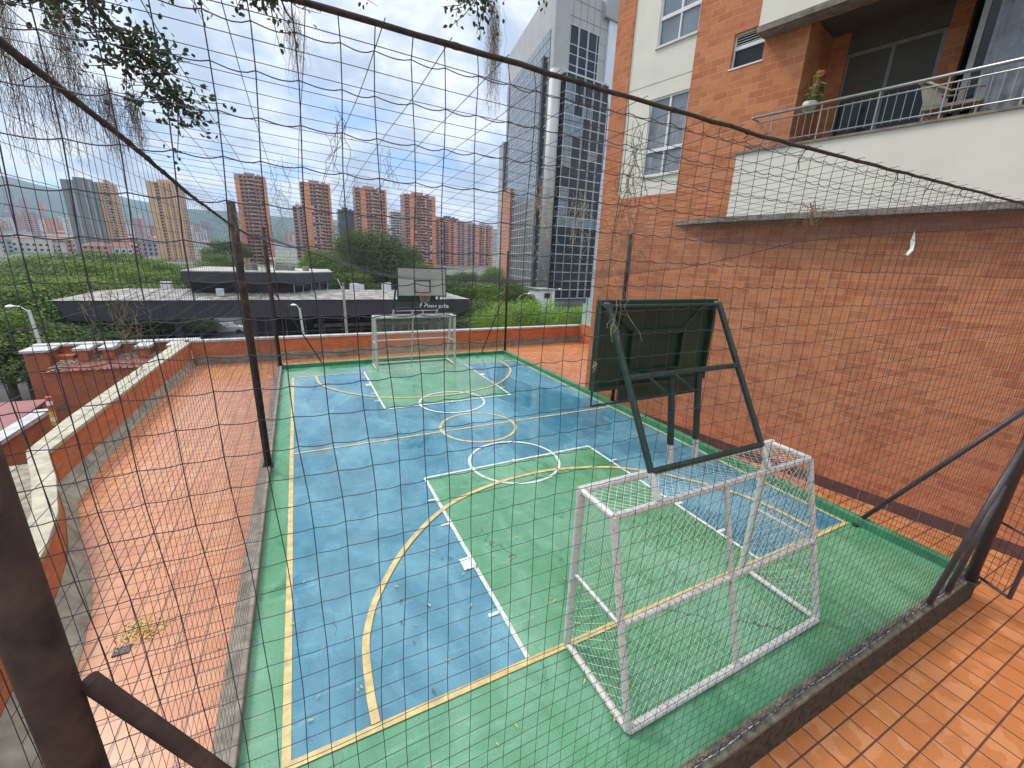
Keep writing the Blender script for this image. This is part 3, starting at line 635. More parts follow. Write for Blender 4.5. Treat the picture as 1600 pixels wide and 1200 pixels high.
for k in range(16):
    a=rnd.uniform(0,6.28); h=rnd.uniform(.08,.34); q=(.15*math.cos(a)*h*3,.10*math.sin(a),h); b.tube([(0,0,0),(q[0]*.4,q[1]*.4,h*.6),q],.004,4)
    blade(b,q,(math.cos(a),math.sin(a)*.6,-.35),.16,.05)
for q in ((.02,0,.50),(.10,.02,.46),(-.02,.02,.43)):
    c.tube([(0,0,.1),(q[0]*.6,q[1],q[2]*.6),q],.004,4); blade(c,q,(.5,-.4,.3),.13,.06); blade(c,q,(-.5,-.5,.2),.12,.05)
for q in ((.20,0,.52),(.17,.04,.48)): blade(d,q,(.3,-.6,.5),.13,.05); blade(d,q,(-.5,-.2,.7),.10,.04); d.tube([(0,0,.1),(q[0]*.6,0,q[2]*.6),q],.004,4)
b.build('foliage',M['leafplant'],pl_); c.build('cream_bloom',M['flower'],pl_); d.build('red_bloom',M['flowerred'],pl_)
ch=empty('balcony_chair',aptw(7.35,.0,6.75),'pale wicker armchair on the balcony behind the railing','chair',ang)
b=MB(); b.tube([(-.42,-.1,.62),(-.33,-.12,.64),(-.12,-.14,.50),(.02,-.14,.42),(.30,-.12,.42),(.42,-.1,.40)],[.016,.022,.024,.02,.018,.016],8); b.tube([(-.36,.35,.62),(-.1,.36,.48),(.42,.36,.42)],.02,8); b.build('armrest',M['wicker'],ch,smooth=True)
b=MB(); b.add([(-.40,-.1,.62),(-.10,-.12,.48),(-.05,-.1,.22),(-.28,-.1,.25),(-.36,.36,.62),(-.08,.36,.46),(-.04,.36,.22),(-.28,.36,.25)],[(0,1,2,3),(4,5,6,7),(0,3,7,4)]); b.build('woven_back',M['wicker'],ch)
b=MB(); b.box(-.3,.42,-.1,.36,.20,.25); b.build('seat',M['wicker'],ch)
for x in (-.26,.38):
    for y in (-.06,.32):
        b=MB(); b.tube([(x,y,0),(x,y,.2)],.018,8); b.build('leg',M['wicker'],ch)
# ---------------------------------------------------------------- glass office tower
P0=Vector((53.84,88.48,0)); bb=Vector((.99384,.11082,0)); av=Vector((.17677,.98425,0)); perp=Vector((.11082,-.99384,0)) # outward from the front
tow=empty('office_tower',(P0.x,P0.y,GZ),'tall grey office tower with dark curtain glass beside the brick building','office building'); org=tuple(tow.location)
def tp(u,o,z): q=P0+bb*u+perp*o; return (q.x,q.y,z)
def fbox(b,u0,u1,o0,o1,z0,z1):
    q=[tp(u0,o0,0),tp(u1,o0,0),tp(u1,o1,0),tp(u0,o1,0)]; b.prism([(x[0],x[1]) for x in q],z0,z1)
def lp(d,o,z): q=P0+av*d+Vector((-.98425,.17677,0))*o; return (q.x,q.y,z)
def lbox(b,d0,d1,o0,o1,z0,z1):
    q=[lp(d0,o0,0),lp(d1,o0,0),lp(d1,o1,0),lp(d0,o1,0)]; b.prism([(x[0],x[1]) for x in q],z0,z1)
TT=60; DD=36
b=MB(); q=[P0,P0+bb*15.2,P0+bb*15.2+av*DD,P0+av*DD]; b.prism([(v.x,v.y) for v in q],GZ,TT); fbox(b,0,4,0,.4,44,TT-.01) ; b.build('body',M['clad'],tow,org)
b=MB(); 
for z in range(16,TT,3): fbox(b,0,15.2,-.02,.03,z-.05,z+.05) if z>46 else None
for u in range(1,15,2): fbox(b,u-.04,u+.04,-.02,.028,53.5,TT-.02)
b.build('cladding_joint',M['concrete'],tow,org)
b=MB(); fbox(b,15.2,18.5,-6,.5,GZ,57); b.build('edge_pier',M['cladwhite'],tow,org)
b=MB(); fbox(b,13.6,18.6,-8,.9,57,61.5); b.build('roof_plant_room',M['cb_lgrey'],tow,org)
# round corner column
b=MB(); b.tube([tp(.9,.2,GZ),tp(.9,.2,44)],1.35,20); b.build('corner_column',M['clad'],tow,org,smooth=True)
b=MB(); fbox(b,2.0,12.9,.02,.12,42,53.4); b.build('upper_glazing',M['glassdark'],tow,org)
b=MB()
for u in (2.0,4.0,4.25,6.6,6.85,9.3,9.55,12,12.8): fbox(b,u,u+.12,.12,.24,42,53.4)
for z in (44.4,46,49.8,53.3,48): fbox(b,2.0,12.9,.12,.22,z,z+.12)
b.build('upper_mullion',M['mull'],tow,org)
b=MB(); fbox(b,2.4,15.1,.05,2.2,-4.6,43.5); b.build('glass_bay',M['glassdark'],tow,org)
b=MB(); fbox(b,2.3,15.15,.04,2.24,43.5,43.8); z=-4.6; rows=[]
while z<43.4: rows.append(z); fbox(b,2.34,15.16,.04,2.28,z,z+.16); z+=2.12
for u in (2.42,5.0,7.6,7.9,10.2,10.5,12.7,13.0,14.95): fbox(b,u,u+.08,2.2,2.32,-4.6,43.5)
b.build('glass_bay_mullion',M['mull'],tow,org)
for (u0,u1,k0,k1) in ((2.5,5.0,14,22),(2.5,4.9,9,12),(5.1,7.6,17,19),(10.6,12.7,15,16),(2.5,15,8,9),(7.9,10.2,19,20)):
    b=MB(); fbox(b,u0,u1,2.21,2.23,rows[k0]+.2,rows[k1]); b.build('pale_glass_panel',M['glassgrey'],tow,org)  # paler grey glass than the rest of the bay
# left face
b=MB(); lbox(b,1.6,DD,.02,.15,-4.5,52); b.build('side_glazing',M['glassblue'],tow,org)
b=MB(); z=-4.5
while z<51: lbox(b,1.6,DD+.02,.15,.24,z,z+.14); z+=2.12
for i in range(16): lbox(b,1.6+i*2.2,1.67+i*2.2,.15,.20,-4.5,52)
b.build('side_mullion',M['mull'],tow,org)
b=MB(); lbox(b,3.2,4.6,.24,.9,-4.5,47.5); b.build('dark_service_shaft',M['darkmetal'],tow,org)
b=MB(); lbox(b,27,DD+.2,.1,.8,-6,24); b.build('brick_reflection_slab',M['cb_brown'],tow,org)  # brown slab standing in for brick mirrored in the side glass
b=MB(); q=[P0+av*DD,P0+av*DD+bb*-1.0,P0+av*(DD+5)-bb*1.0,P0+av*(DD+5)]; b.prism([(v.x,v.y) for v in q],GZ,38); b.build('rear_wing',M['cb_lgrey'],tow,org)
# ---------------------------------------------------------------- residential towers
def city_tower(name,x0,x1,y,zt,label,mat,strips,depth=18,floors=24,rot=0,group=None,win=True,white=.12,strip_mat='cb_orange',zb=-9):
    w=x1-x0; root=empty(name,((x0+x1)/2,y,zb),label,'tower block',rot,group)
    b=MB(); b.box(-w/2,w/2,0,depth,0,zt-zb); b.box(-w*.2,w*.15,depth*.3,depth*.6,zt-zb,zt-zb+2.5); b.box(w*.22,w*.34,depth*.2,depth*.4,zt-zb,zt-zb+1.6); b.tube([(-w*.05,depth*.4,zt-zb+2.4),(-w*.05,depth*.4,zt-zb+6)],.12,4); b.build('body',M[mat],root)
    for a,c in strips:
        b=MB(); b.box(-w/2+a*w,-w/2+c*w,-.7,0-.003,0,zt-zb-.4); b.build('brick_pier',M[strip_mat],root)
    if not win: return root
    fh=(zt-zb-1)/floors; src=[]; rnd=random.Random(int(x0*7)+3)
    edges=[0]+[v for s in strips for v in s]+[1]; gaps=[(edges[i],edges[i+1]) for i in range(0,len(edges),2) if edges[i+1]-edges[i]>.04]
    for var in range(3):
        b=MB()
        for a,c in gaps:
            n=max(1,int((c-a)*w/2.4)); 
            for k in range(n):
                u0=-w/2+(a+(c-a)*(k+.12)/n)*w; u1=-w/2+(a+(c-a)*(k+.88)/n)*w
                b.box(u0,u1,-.06,-.004,.9,fh-.35,1 if rnd.random()>white else 2)
            b.box(-w/2+(a+.01)*w,-w/2+(c-.01)*w,-.5,-.005,0,.5,0)
            if (c-a)*w>4.5:
                q0=-w/2+(a+(c-a)*(.30+.06*var))*w; q1=-w/2+(a+(c-a)*.62)*w
                b.box(q0,q1,-1.5,-.51,0,.22,3); b.box(q0,q1,-1.5,-1.4,.22,1.0,0); b.box(q0,q1,-.12,-.061,.5,fh-.2,1)
                if rnd.random()<.6: b.box(q0+.5,q0+1.6,-1.2,-1.0,.25,1.6,2)
        nd=max(1,int(depth/3))
        for k in range(nd):
            y0_=depth*(k+.2)/nd; y1_=depth*(k+.75)/nd
            b.box(-w/2-.06,-w/2-.004,y0_,y1_,.9,fh-.35,1); b.box(w/2+.004,w/2+.06,y0_,y1_,.9,fh-.35,1)
        src.append(b)
    ob=[]
    for i in range(floors):
        if i<3: o=src[i].build('floor_windows',[M[strip_mat if mat!='cb_grey' else 'cb_grey'],M['glassdark'],M['cb_white'],M['cb_lgrey']],root); ob.append(o)
        else: o=ob[rnd.randrange(3)].copy(); COL.objects.link(o); o.parent=root
        o.location=(0,0,i*fh+.3)
    return root
s=1.4
def T_(name,u0,u1,zt,y,label,mat,strips,**k):
    f=(y+3.01)/303.; X=lambda v:.4876+f*(v-.4876); Z=lambda z:4.23+f*(z-4.23)
    return city_tower(name,X(u0),X(u1),y,Z(zt),label,mat,strips,**k)
T_('apartment_tower',-100.5,-87.2,34.6,430,'unfinished grey concrete tower with dark stained side, leftmost tower','cb_grey',[(.28,.34),(.62,.66),(.80,.84)],win=False,strip_mat='cb_lgrey',depth=12,zb=-6)
city_tower('apartment_tower',-124.4,-117.6,432,48.0,'narrow tan wing of flats joined to the right of the grey concrete tower','cb_tan',[(0,.3)],strip_mat='cb_tan',depth=16,zb=-6,floors=28)
T_('apartment_tower',-66.8,-53,37.4,430,'plain tan tower with one dark column of windows','cb_tan',[(0,.26),(.36,.52),(.56,.70),(.74,1)],strip_mat='cb_tan',depth=20,zb=-8,floors=26)
T_('apartment_tower',-26.5,-11.3,45.4,425,'orange brick tower just right of the left cage post','cb_brown',[(0,.15),(.90,1)],depth=22,floors=24)
T_('apartment_tower',6.8,23.6,44.9,425,'orange brick tower second from the left of the brick row','cb_brown',[(.10,.30),(.93,1)],depth=18,floors=24)
T_('apartment_tower',1.5,7.4,31,520,'pinkish narrow block half hidden behind the second brick tower','cb_pink',[(.4,.6)],depth=14,floors=18,strip_mat='cb_pink')
T_('office_block',27,37,31,470,'small dark glass block between two brick towers','cb_dark',[(.97,1)],win=False,strip_mat='cb_white',depth=16)
T_('apartment_tower',37.8,57.3,45,425,'orange brick tower above the big trees behind the dark canopy','cb_brown',[(.17,.33),(.95,1)],depth=16,floors=24)
T_('apartment_tower',59.6,66.6,32.5,520,'slim white and grey banded block','cb_white',[],depth=14,floors=22,strip_mat='cb_white',white=.0)
T_('apartment_tower',69,90.2,44.2,425,'wide brick tower rising above the far backboard','cb_brown',[(.16,.30),(.88,1)],depth=18,floors=26)
for i,(u0,u1,zt,mat,sm,lab) in enumerate(((89,97,30,'cb_brown','cb_brown','brown block at the left end of the lower row of flats'),(95.5,105,29,'cb_pink','cb_orange','pink and orange striped block in the lower row of flats'),(105,112.5,28.8,'cb_pink','cb_pink','plain pink block in the middle of the lower row of flats'),(112.5,121,28.6,'cb_lgrey','cb_pink','grey fronted block with pink edges in the lower row of flats'),(121,134,28,'cb_lgrey','cb_orange','grey block with orange edges at the right of the lower row of flats'))):
    T_('apartment_block',u0,u1,zt,470,lab,mat,[(0,.16),(.46,.56),(.84,1)],depth=14,floors=20,strip_mat=sm)
T_('apartment_block',93,107,31.2,560,'dark flat roofed block behind the lower row of flats','cb_dark',[],win=False,depth=14)
# low city in the valley
rnd=random.Random(11)
def small(kind):
    b=MB(); c=MB(); d=MB()
    return b
protos=[]
GL='small hazy building of the low city across the valley'
def proto(wd,dp,h,mat,roof,hip):
    o=empty('city_building',(0,500,0),GL,'building',0,'low city buildings across the valley')
    b=MB(); b.box(-wd/2,wd/2,-dp/2,dp/2,-6,h); b.build('wall',M[mat],o)
    b=MB()
    if hip: b.add([(-wd/2-.4,-dp/2-.4,h),(wd/2+.4,-dp/2-.4,h),(wd/2+.4,dp/2+.4,h),(-wd/2-.4,dp/2+.4,h),(-wd/4,0,h+wd*.16),(wd/4,0,h+wd*.16)],[(0,1,5,4),(1,2,5),(2,3,4,5),(3,0,4)])
    else: b.box(-wd/2-.2,wd/2+.2,-dp/2-.2,dp/2+.2,h,h+.5)
    b.build('roof',M[roof],o)
    b=MB(); n=int(h/3)
    for k in range(n):
        m=max(2,int(wd/3.5))
        for j in range(m): b.box(-wd/2+wd*(j+.25)/m,-wd/2+wd*(j+.75)/m,-dp/2-.05,-dp/2-.004,k*3+1,k*3+2.3)
    b.build('window_rows',M['glassdark'],o); return o
PR=[proto(14,12,7,'cb_white','cb_roof',1),proto(18,12,10,'cb_lgrey','roofgravel',0),proto(12,12,26,'cb_white','roofgravel',0),proto(26,16,8,'cb_white','roofgravel',0),proto(13,12,34,'cb_pink','cb_roof',0),proto(16,12,9,'cb_pink','cb_roof',1),proto(14,13,30,'cb_orange','cb_roof',0)]
used=set(); cnt=0
for i in range(330):
    az=R(rnd.uniform(-31,24) if i%4==0 else rnd.uniform(-31,-8)); d=rnd.uniform(420,1500) if i%3 else rnd.uniform(1150,1800)
    if cnt>=300: break
    x,y=d*math.sin(az),d*math.cos(az)
    if d<750 and math.degrees(az)>-13: continue
    k=rnd.choice([0,0,1,3,3,5,5,1]) if d<900 else rnd.choice([2,2,4,6,1,0,3,5])
    o=PR[k] if k not in used else copy_tree(PR[k]); used.add(k)
    o.location=(x,y,terr(x,y)); o.rotation_euler=(0,0,-az+rnd.uniform(-.5,.5)); sc_=rnd.uniform(.75,1.3); o.scale=(sc_,sc_,rnd.uniform(.8,1.25)); cnt+=1
for k in range(len(PR)):
    if k not in used:
        for c in list(PR[k].children): bpy.data.objects.remove(c)
        bpy.data.objects.remove(PR[k])
# ---------------------------------------------------------------- showroom with dark canopy
sh=empty('car_showroom',(0,44,GZ),'low dark showroom with wide charcoal canopy, pale sloping roof and white sign','building'); org=(0,44,GZ)
b=MB(); b.add([(-16,40,.10),(16.8,40,.02),(16.8,49,.02),(-16,49,.10),(-15.2,40,-1.4),(16.8,40,-1.32),(16.8,49,-1.32),(-15.2,49,-1.4)],[(0,4,5,1),(1,5,6,2),(2,6,7,3),(3,7,4,0),(4,7,6,5)]); b.build('canopy_fascia',M['darkmetal'],sh,org)
b=MB(); b.add([(-16.05,39.9,.13),(16.85,39.9,.05),(16.85,49,.05),(-16.05,49,.13),(-13,45.5,.62),(15,45.5,.55)],[(0,1,5,4),(1,2,5),(2,3,4,5),(3,0,4)])
b.build('canopy_roof',M['roofmetal'],sh,org)
b=MB()
for i in range(24):
    x=-12+i*1.15; b.tube([(x,40.1,.17),(x+.15,45.4,.64)],.03,4)
b.build('roof_seams',M['roofgravel'],sh,org)
b=MB(); b.prism([(-8.0,43.4),(.0,43.4),(3.2,47.2),(3.2,54),(-8.0,54)],-.2,1.35); b.prism([(-8.5,42.8),(.25,42.8),(3.85,46.95),(3.85,54.2),(-8.5,54.2)],1.35,2.27); up_=b.build('upper_storey',M['darkmetal'],sh,org)
b=MB(); b.add([(-8.0,43.37,.1),(0,43.37,.1),(0,43.37,1.34),(-8.0,43.37,1.34)],[(0,1,2,3)]); b.add([(.05,43.4,.1),(3.24,47.2,.1),(3.24,47.2,1.34),(.05,43.4,1.34)],[(0,1,2,3)]); w_=b.build('window_band',M['glassdark'],up_); w_.data.transform(Matrix.Translation([-v for v in org]))
b=MB()
for t_ in (0,.25,.5,.75,1): x=lerp(.06,3.25,t_); y=lerp(43.38,47.18,t_); b.tube([(x,y,.1),(x,y,1.35)],.03,4)
w_=b.build('window_mullion',M['alu'],up_); w_.data.transform(Matrix.Translation([-v for v in org]))
b=MB(); b.prism([(-8.5,42.8),(.25,42.8),(3.85,46.95),(3.85,54.2),(-8.5,54.2)],2.27,2.36); w_=b.build('flat_roof',M['roofgravel'],up_); w_.data.transform(Matrix.Translation([-v for v in org]))
b=MB(); b.box(-4,-3,46,47,2.36,3.0); b.box(-1.5,.3,47,48.4,2.36,2.9); b.box(1.0,1.6,47,47.6,2.36,2.8); w_=b.build('roof_unit',M['roofmetal'],up_); w_.data.transform(Matrix.Translation([-v for v in org]))
b=MB(); b.tube([(-1.5,48,2.9),(-1.5,48,3.3)],.05,6); b.lathe((-1.5,47.9,3.3),[(.02,0),(.4,.15),(.5,.3)],14); w_=b.build('satellite_dish',M['whitepaint'],up_); w_.data.transform(Matrix.Translation([-v for v in org]))
for x in (-9,-3.5,2,7.5,13):
    b=MB(); b.box(x-.2,x+.2,41,41.4,GZ,-1.38); b.build('column',M['darkmetal'],sh,org)
b=MB(); b.box(-5,16,48.6,48.7,GZ,-1.38); b.build('showroom_glazing',M['glassdark'],sh,org)
b=MB()
for i in range(12): b.box(-5+i*1.9,-4.9+i*1.9,48.5,48.6,GZ,-1.38)
b.build('glazing_mullion',M['mull'],sh,org)
for (x,y,w_,h_) in ((-11,47,.5,.5),(-6,41.5,.35,.3),(5.5,46.5,.9,.5),(9,47,.6,.6),(12,46,.4,.35)):
    b=MB(); b.box(x,x+w_*1.6,y,y+w_,.3,.62+h_); b.build('roof_vent',M['galv'],sh,org)
b=MB(); b.box(-15,16,40.3,40.45,-1.46,-1.41); b.build('canopy_edge_strip',M['galv'],sh,org)
# sign on the fascia
def text(body,size,x,y,z,mat,parent,name,org,space=1.0,rx=R(90)):
    cu=bpy.data.curves.new(name,'FONT'); cu.body=body; cu.size=size; cu.extrude=.03; cu.space_character=space; cu.resolution_u=3; cu.offset=.008
    tmp=bpy.data.objects.new('tmp',cu); COL.objects.link(tmp); bpy.context.view_layer.update()
    me=bpy.data.meshes.new_from_object(tmp.evaluated_get(bpy.context.evaluated_depsgraph_get())); bpy.data.objects.remove(tmp)
    me.transform(Matrix.Translation((x-org[0],y-org[1],z-org[2])) @ Matrix.Rotation(rx,4,'X') @ Matrix.Diagonal((1.25,1,1,1))); me.materials.clear(); me.materials.append(mat)
    o=bpy.data.objects.new(name,me); COL.objects.link(o); o.parent=parent; return o
text('mazda',.62,12.35,39.96,-.86,M['whitepaint'],sh,'sign_lettering',org,1.12)
b=MB(); c0=(11.85,39.95,-.62); b.tube([(c0[0]+.42*math.cos(R(a)),c0[1],c0[2]+.33*math.sin(R(a))) for a in range(0,361,20)],.035,6)
b.tube([(c0[0]-.40,c0[1],c0[2]+.10),(c0[0]-.22,c0[1],c0[2]+.10),(c0[0]-.08,c0[1],c0[2]),(c0[0],c0[1],c0[2]-.08),(c0[0]+.08,c0[1],c0[2]),(c0[0]+.22,c0[1],c0[2]+.10),(c0[0]+.40,c0[1],c0[2]+.10)],.05,6)
b.build('sign_emblem',M['whitepaint'],sh,org)
b=MB(); b.box(9.0,13.4,39.93,39.99,-1.12,-1.06); b.build('sign_strip',M['galv'],sh,org)
def at(u,v,y):
    d=fw+(u-800)/651.5*r2-(v-600)/651.5*u2; t=(y-CAM.y)/d.y; return CAM+d*t
# ---------------------------------------------------------------- cars
def make_car(mat):
    o=empty('parked_car',(0,0,0),'x','car')
    b=MB(); prof=[(-2.1,.35),(-2.12,.75),(-1.9,.92),(-1.25,.98),(-.7,1.42),(.75,1.44),(1.35,1.0),(1.95,.88),(2.1,.6),(2.08,.35)]
    n=len(prof); vs=[]
    for sgn in (-1,1):
        for x,z in prof: vs.append((x,sgn*(.86 if z<1.1 else .66),z))
    b.add(vs,[tuple(range(n)),tuple(range(2*n-1,n-1,-1))]+[(i,i+n,(i+1)%n+n,(i+1)%n) for i in range(n)]); b.build('body',M[mat],o,bevel=.05)
    b=MB()
    for sg in (-1,1): b.add([(-1.1,sg*.80,1.0),(-.66,sg*.69,1.36),(.72,sg*.69,1.38),(1.2,sg*.80,1.02)],[(0,1,2,3)])
    b.add([(-1.24,-.66,1.02),(-1.24,.66,1.02),(-.76,.58,1.40),(-.76,-.58,1.40)],[(0,1,2,3)]); b.add([(1.34,-.66,1.03),(1.34,.66,1.03),(.80,.58,1.42),(.80,-.58,1.42)],[(0,1,2,3)]); b.build('window',M['glassdark'],o)
    for x in (-1.3,1.3):
        for y in (-.82,.82):
            b=MB(); b.tube([(x,y-.1,.32),(x,y+.1,.32)],.32,14); b.build('wheel',M['tyre'],o)
    return o
cars={}
for i,(x,y,rz,mat,lab) in enumerate(((-21.6,47.5,.5,'whitepaint','white car parked at the far left behind the banana leaves'),(at(283,500,62).x,62,.3,'whitepaint','white car under the canopy, leftmost of the row beside the brick wall'),(at(305,500,64).x,64,.2,'whitepaint','white car under the canopy, second of the row'),(at(328,500,66).x,66,.2,'carblue','grey blue car under the canopy, third of the row'),(at(352,500,63).x,63,.1,'whitepaint','white car under the canopy behind the left cage post'),(4.5,46.5,1.4,'cardark','dark car inside the canopy left of the far goal'),(8.0,46,1.2,'whitepaint','white car under the canopy seen through the far goal'),(12.3,45.5,1.5,'whitepaint','white car under the sign, right part of the far goal'),(17.8,38,.2,'whitepaint','white car outside the right end of the canopy'))):
    o=make_car(mat) if mat not in cars else copy_tree(cars[mat]); cars.setdefault(mat,o)
    o.location=(x,y,GZ+.01 if i!=8 else GZ+.3); o.rotation_euler=(0,0,rz); o['label']=lab
# raised display deck seen below the canopy
dk=empty('display_deck',(10,44,GZ),'pale grey raised deck under the canopy behind the far goal','platform'); org=(10,44,GZ)
b=MB(); b.box(1.5,14.5,43,44.5,-2.95,-2.6); b.build('deck',M['roofmetal'],dk,org)
b=MB(); 
for x in (2,6,10,14): b.box(x,x+.2,43.2,43.4,GZ,-2.95)
b.build('deck_support',M['darkmetal'],dk,org)
for sx in (0,1):
    pass
# ---------------------------------------------------------------- lamps, poles, cables
def lamp(x,y,top,arm,label,mat='galv',r=.09,name='street_lamp',cat='street lamp',head=True,lean=0):
    o=empty(name,(x,y,GZ),label,cat); org=(x,y,GZ)
    b=MB(); b.tube([(x+lean,y,GZ),(x,y,top)],[r*1.3,r*.8],10); b.build('pole',M[mat],o,org)
    if head:
        b=MB(); b.tube([(x,y,top-.1),(x+arm*.5,y,top+.22),(x+arm,y,top+.25)],.035,8); b.build('arm',M[mat],o,org)
        b=MB(); b.lathe((x+arm*1.15,y,top+.18),[(.05,0),(.18,.02),(.2,.08),(.06,.14)],12); b.build('lamp_head',M['whitepaint'],o,org)
    return o
lamp(-13.15,30,.55,-.6,'white street lamp left of the low brick guardhouse',lean=.2)
lamp(.38,30,.45,-.3,'white street lamp in front of the canopy left of the far goal',lean=.3)
lamp(27.15,40,.9,1.0,'lamp on a concrete pole in front of the office tower','conpole',.13,lean=-.1)
lamp(20.8,36,.7,1.0,'curved thin lamp post beside the far right cage post','conpole',.05)
p=lamp(3.35,30,2.2,0,'pale concrete utility pole left of the far goal','conpole',.10,'utility_pole','utility pole',False)
b=MB(); b.box(3.5,4.0,29.9,30.1,1.35,1.5); b.tube([(3.35,30,1.2),(3.2,30,2.0),(3.0,30,2.5)],.04,6); b.build('crossarm',M['galv'],p,(3.35,30,GZ))
b=MB()
for k,(z,dz) in enumerate(((-1.0,.5),(-1.3,.5),(-1.55,.4),(-.7,.6))):
    b.tube([(-30+60*i/40,29+k*.2,z-dz*math.sin(math.pi*i/40)+.2) for i in range(41)],.018,4)
tag(b.build('overhead_cables',M['cablem']),'thin black cables strung across the street before the canopy','cables')
bx=empty('site_cabin',(30,55,GZ),'white boxy cabin beside the foot of the office tower','cabin'); org=(30,55,GZ)
b=MB(); b.box(37.2,40.3,60,64,-4.4,-.5); b.build('wall',M['whitepaint'],bx,org); b=MB(); b.box(37.0,40.5,59.8,64.2,-.5,-.3); b.build('roof',M['roofmetal'],bx,org)
b=MB(); b.box(38.2,39.6,59.93,59.99,-1.9,-1.0); b.build('window',M['glassdark'],bx,org)
# ---------------------------------------------------------------- low buildings beyond the left parapet
gh=empty('guardhouse',(-8.5,22.5,GZ),'low brick building with dusty red roof and white stepped coping beyond the parapet','building'); org=(-8.5,22.5,GZ)
b=MB(); b.box(-11.0,-4.7,24.4,24.7,GZ,-.55); b.box(-11.0,-10.2,23.3,24.4,GZ,-.62); b.box(-10.2,-9.5,23.7,24.4,GZ,-.9); b.box(-9.9,-4.7,21.9,22.1,GZ,-1.25); b.box(-9.9,-9.7,22.1,23.7,GZ,-1.2)
for x in (-9.0,-8.1,-6.75,-5.5): b.box(x-.18,x+.18,23.3,24.4,-1.1,-.62)
b.build('wall',M['brick_far'],gh,org)
b=MB(); b.box(-11.1,-4.6,24.3,24.8,-.55,-.45)
for x in (-9.0,-8.1,-6.75,-5.5): b.box(x-.30,x+.30,23.2,24.299,-.615,-.50)
b.box(-11.1,-10.1,23.2,24.299,-.615,-.51); b.build('coping',M['whitecap'],gh,org)
b=MB(); b.add([(-9.95,21.8,-1.24),(-4.7,21.8,-1.24),(-4.7,24.4,-1.05),(-9.95,24.4,-1.05)],[(0,1,2,3)])
for k in range(22): b.box(-9.9+k*.235,-9.86+k*.235,21.85,21.9,-1.235,-1.19); b.build('roof',M['redroof'],gh,org)
rnd=random.Random(4); b=MB()
for k in range(620):
    x=rnd.uniform(-9.9,-4.9); y=rnd.choice([rnd.uniform(23.4,24.3),rnd.uniform(23.8,24.3)]) if x>-9.2 else rnd.uniform(21.9,24.3); z=-1.24+(y-21.8)*.073; s_=rnd.uniform(.015,.06)
    b.box(x-s_,x+s_,y-s_,y+s_*.7,z,z+s_)
tag(b.build('roof_debris',M['rubble'],None,None),'pale rubble and dry leaves lying on the red roof','debris',kind='stuff')
an=empty('annex_wall',(-8.6,16,GZ),'lower brick wall with broad white coping at the left edge below the parapet','wall'); org=(-8.6,16,GZ)
b=MB(); b.box(-8.9,-8.6,10,18.4,GZ,-2.05); b.build('wall',M['brick_far'],an,org)
b=MB(); b.box(-9.0,-8.52,10,18.5,-2.05,-1.93); b.build('coping',M['whitecap'],an,org)
mr=empty('carport_roof',(-11,18,GZ),'maroon sheet roof at the left edge behind the white coped wall','roof'); org=(-11,18,GZ)
b=MB(); b.add([(-14,14,-2.35),(-9.3,14,-2.35),(-9.3,20.2,-2.0),(-14,20.2,-2.0),(-14,14,-2.45),(-9.3,14,-2.45),(-9.3,20.2,-2.1),(-14,20.2,-2.1)],[(0,1,2,3),(4,7,6,5),(0,4,5,1),(1,5,6,2),(2,6,7,3),(3,7,4,0)]); b.build('roof_sheet',M['maroon'],mr,org)
b=MB(); 
for x,y in ((-13.8,14.3),(-9.5,14.3),(-13.8,20),(-9.5,20)): b.tube([(x,y,GZ),(x,y,-2.2)],.06,8)
b.build('roof_post',M['postdark'],mr,org)
lt=empty('lean_to_roof',(-5,6.5,-1),'greyish ribbed concrete ledge just outside the kinked parapet','roof'); org=(-5,6.5,-1)
b=MB(); b.prism([(-5.6,9.2),(-5.9,4.5),(-4.6,1.0),(-2.95,2.0),(-3.1,4.4),(-4.2,6.9),(-4.3,9.2)],-.62,-.5); b.build('slab',M['skirt'],lt,org)
b=MB()
for k in range(26): y=1.4+k*.3; b.box(-5.8 if y>4 else -4.9,-4.25 if y>6.9 else (-3.7 if y>5 else -3.15),y,y+.02,-.5,-.495)
b.build('slab_ribs',M['skirt'],lt,org)
p0=at(86,664,17.6); p1=at(75,620,17.6); org=(p0.x,17.6,p0.z)
mk=empty('striped_marker',org,'small red white and yellow striped post against the low brick wall','post')
for k,mat in enumerate(('hydyel','whitepaint','hydyel','hydyel','hydred','whitepaint','hydred')):
    b=MB(); b.tube([p0.lerp(p1,k/7),p0.lerp(p1,(k+1)/7)],.085,12); b.build('band',M[mat],mk,org)
b=MB(); b.tube([(p0.x,17.6,GZ),p0],.05,8); b.build('pole',M['postdark'],mk,org)
# ---------------------------------------------------------------- trees
def crown(b,c,rx,rz,n,ls,rnd,blobs=14,shape=1):
    cs=[]
    for k in range(blobs):
        a=rnd.uniform(0,6.283); e=rnd.uniform(-.5,1)*1.2; q=rnd.uniform(.25,.72)
        cs.append((c[0]+rx*q*math.cos(a)*math.cos(e*.8),c[1]+rx*q*math.sin(a)*math.cos(e*.8),c[2]+rz*.75*math.sin(e),rnd.uniform(.26,.48)*rx))
    for k in range(n):
        bx_,by_,bz_,br=rnd.choice(cs); v=Vector((rnd.gauss(0,1),rnd.gauss(0,1),rnd.gauss(0,1))).normalized(); q=br*rnd.uniform(.55,1.05)
        p=Vector((bx_+v.x*q,by_+v.y*q,bz_+v.z*q*.62)); nrm=(v+Vector((rnd.uniform(-.7,.7),rnd.uniform(-.7,.7),rnd.uniform(-.2,.9)))).normalized()
        t1=nrm.orthogonal().normalized(); t2=nrm.cross(t1); s1=ls*rnd.uniform(.6,1.4); s2=s1*rnd.uniform(.4,.7)
        b.add([p-t1*s1,p+t2*s2,p+t1*s1,p-t2*s2],[(0,1,2,3)])
    return cs
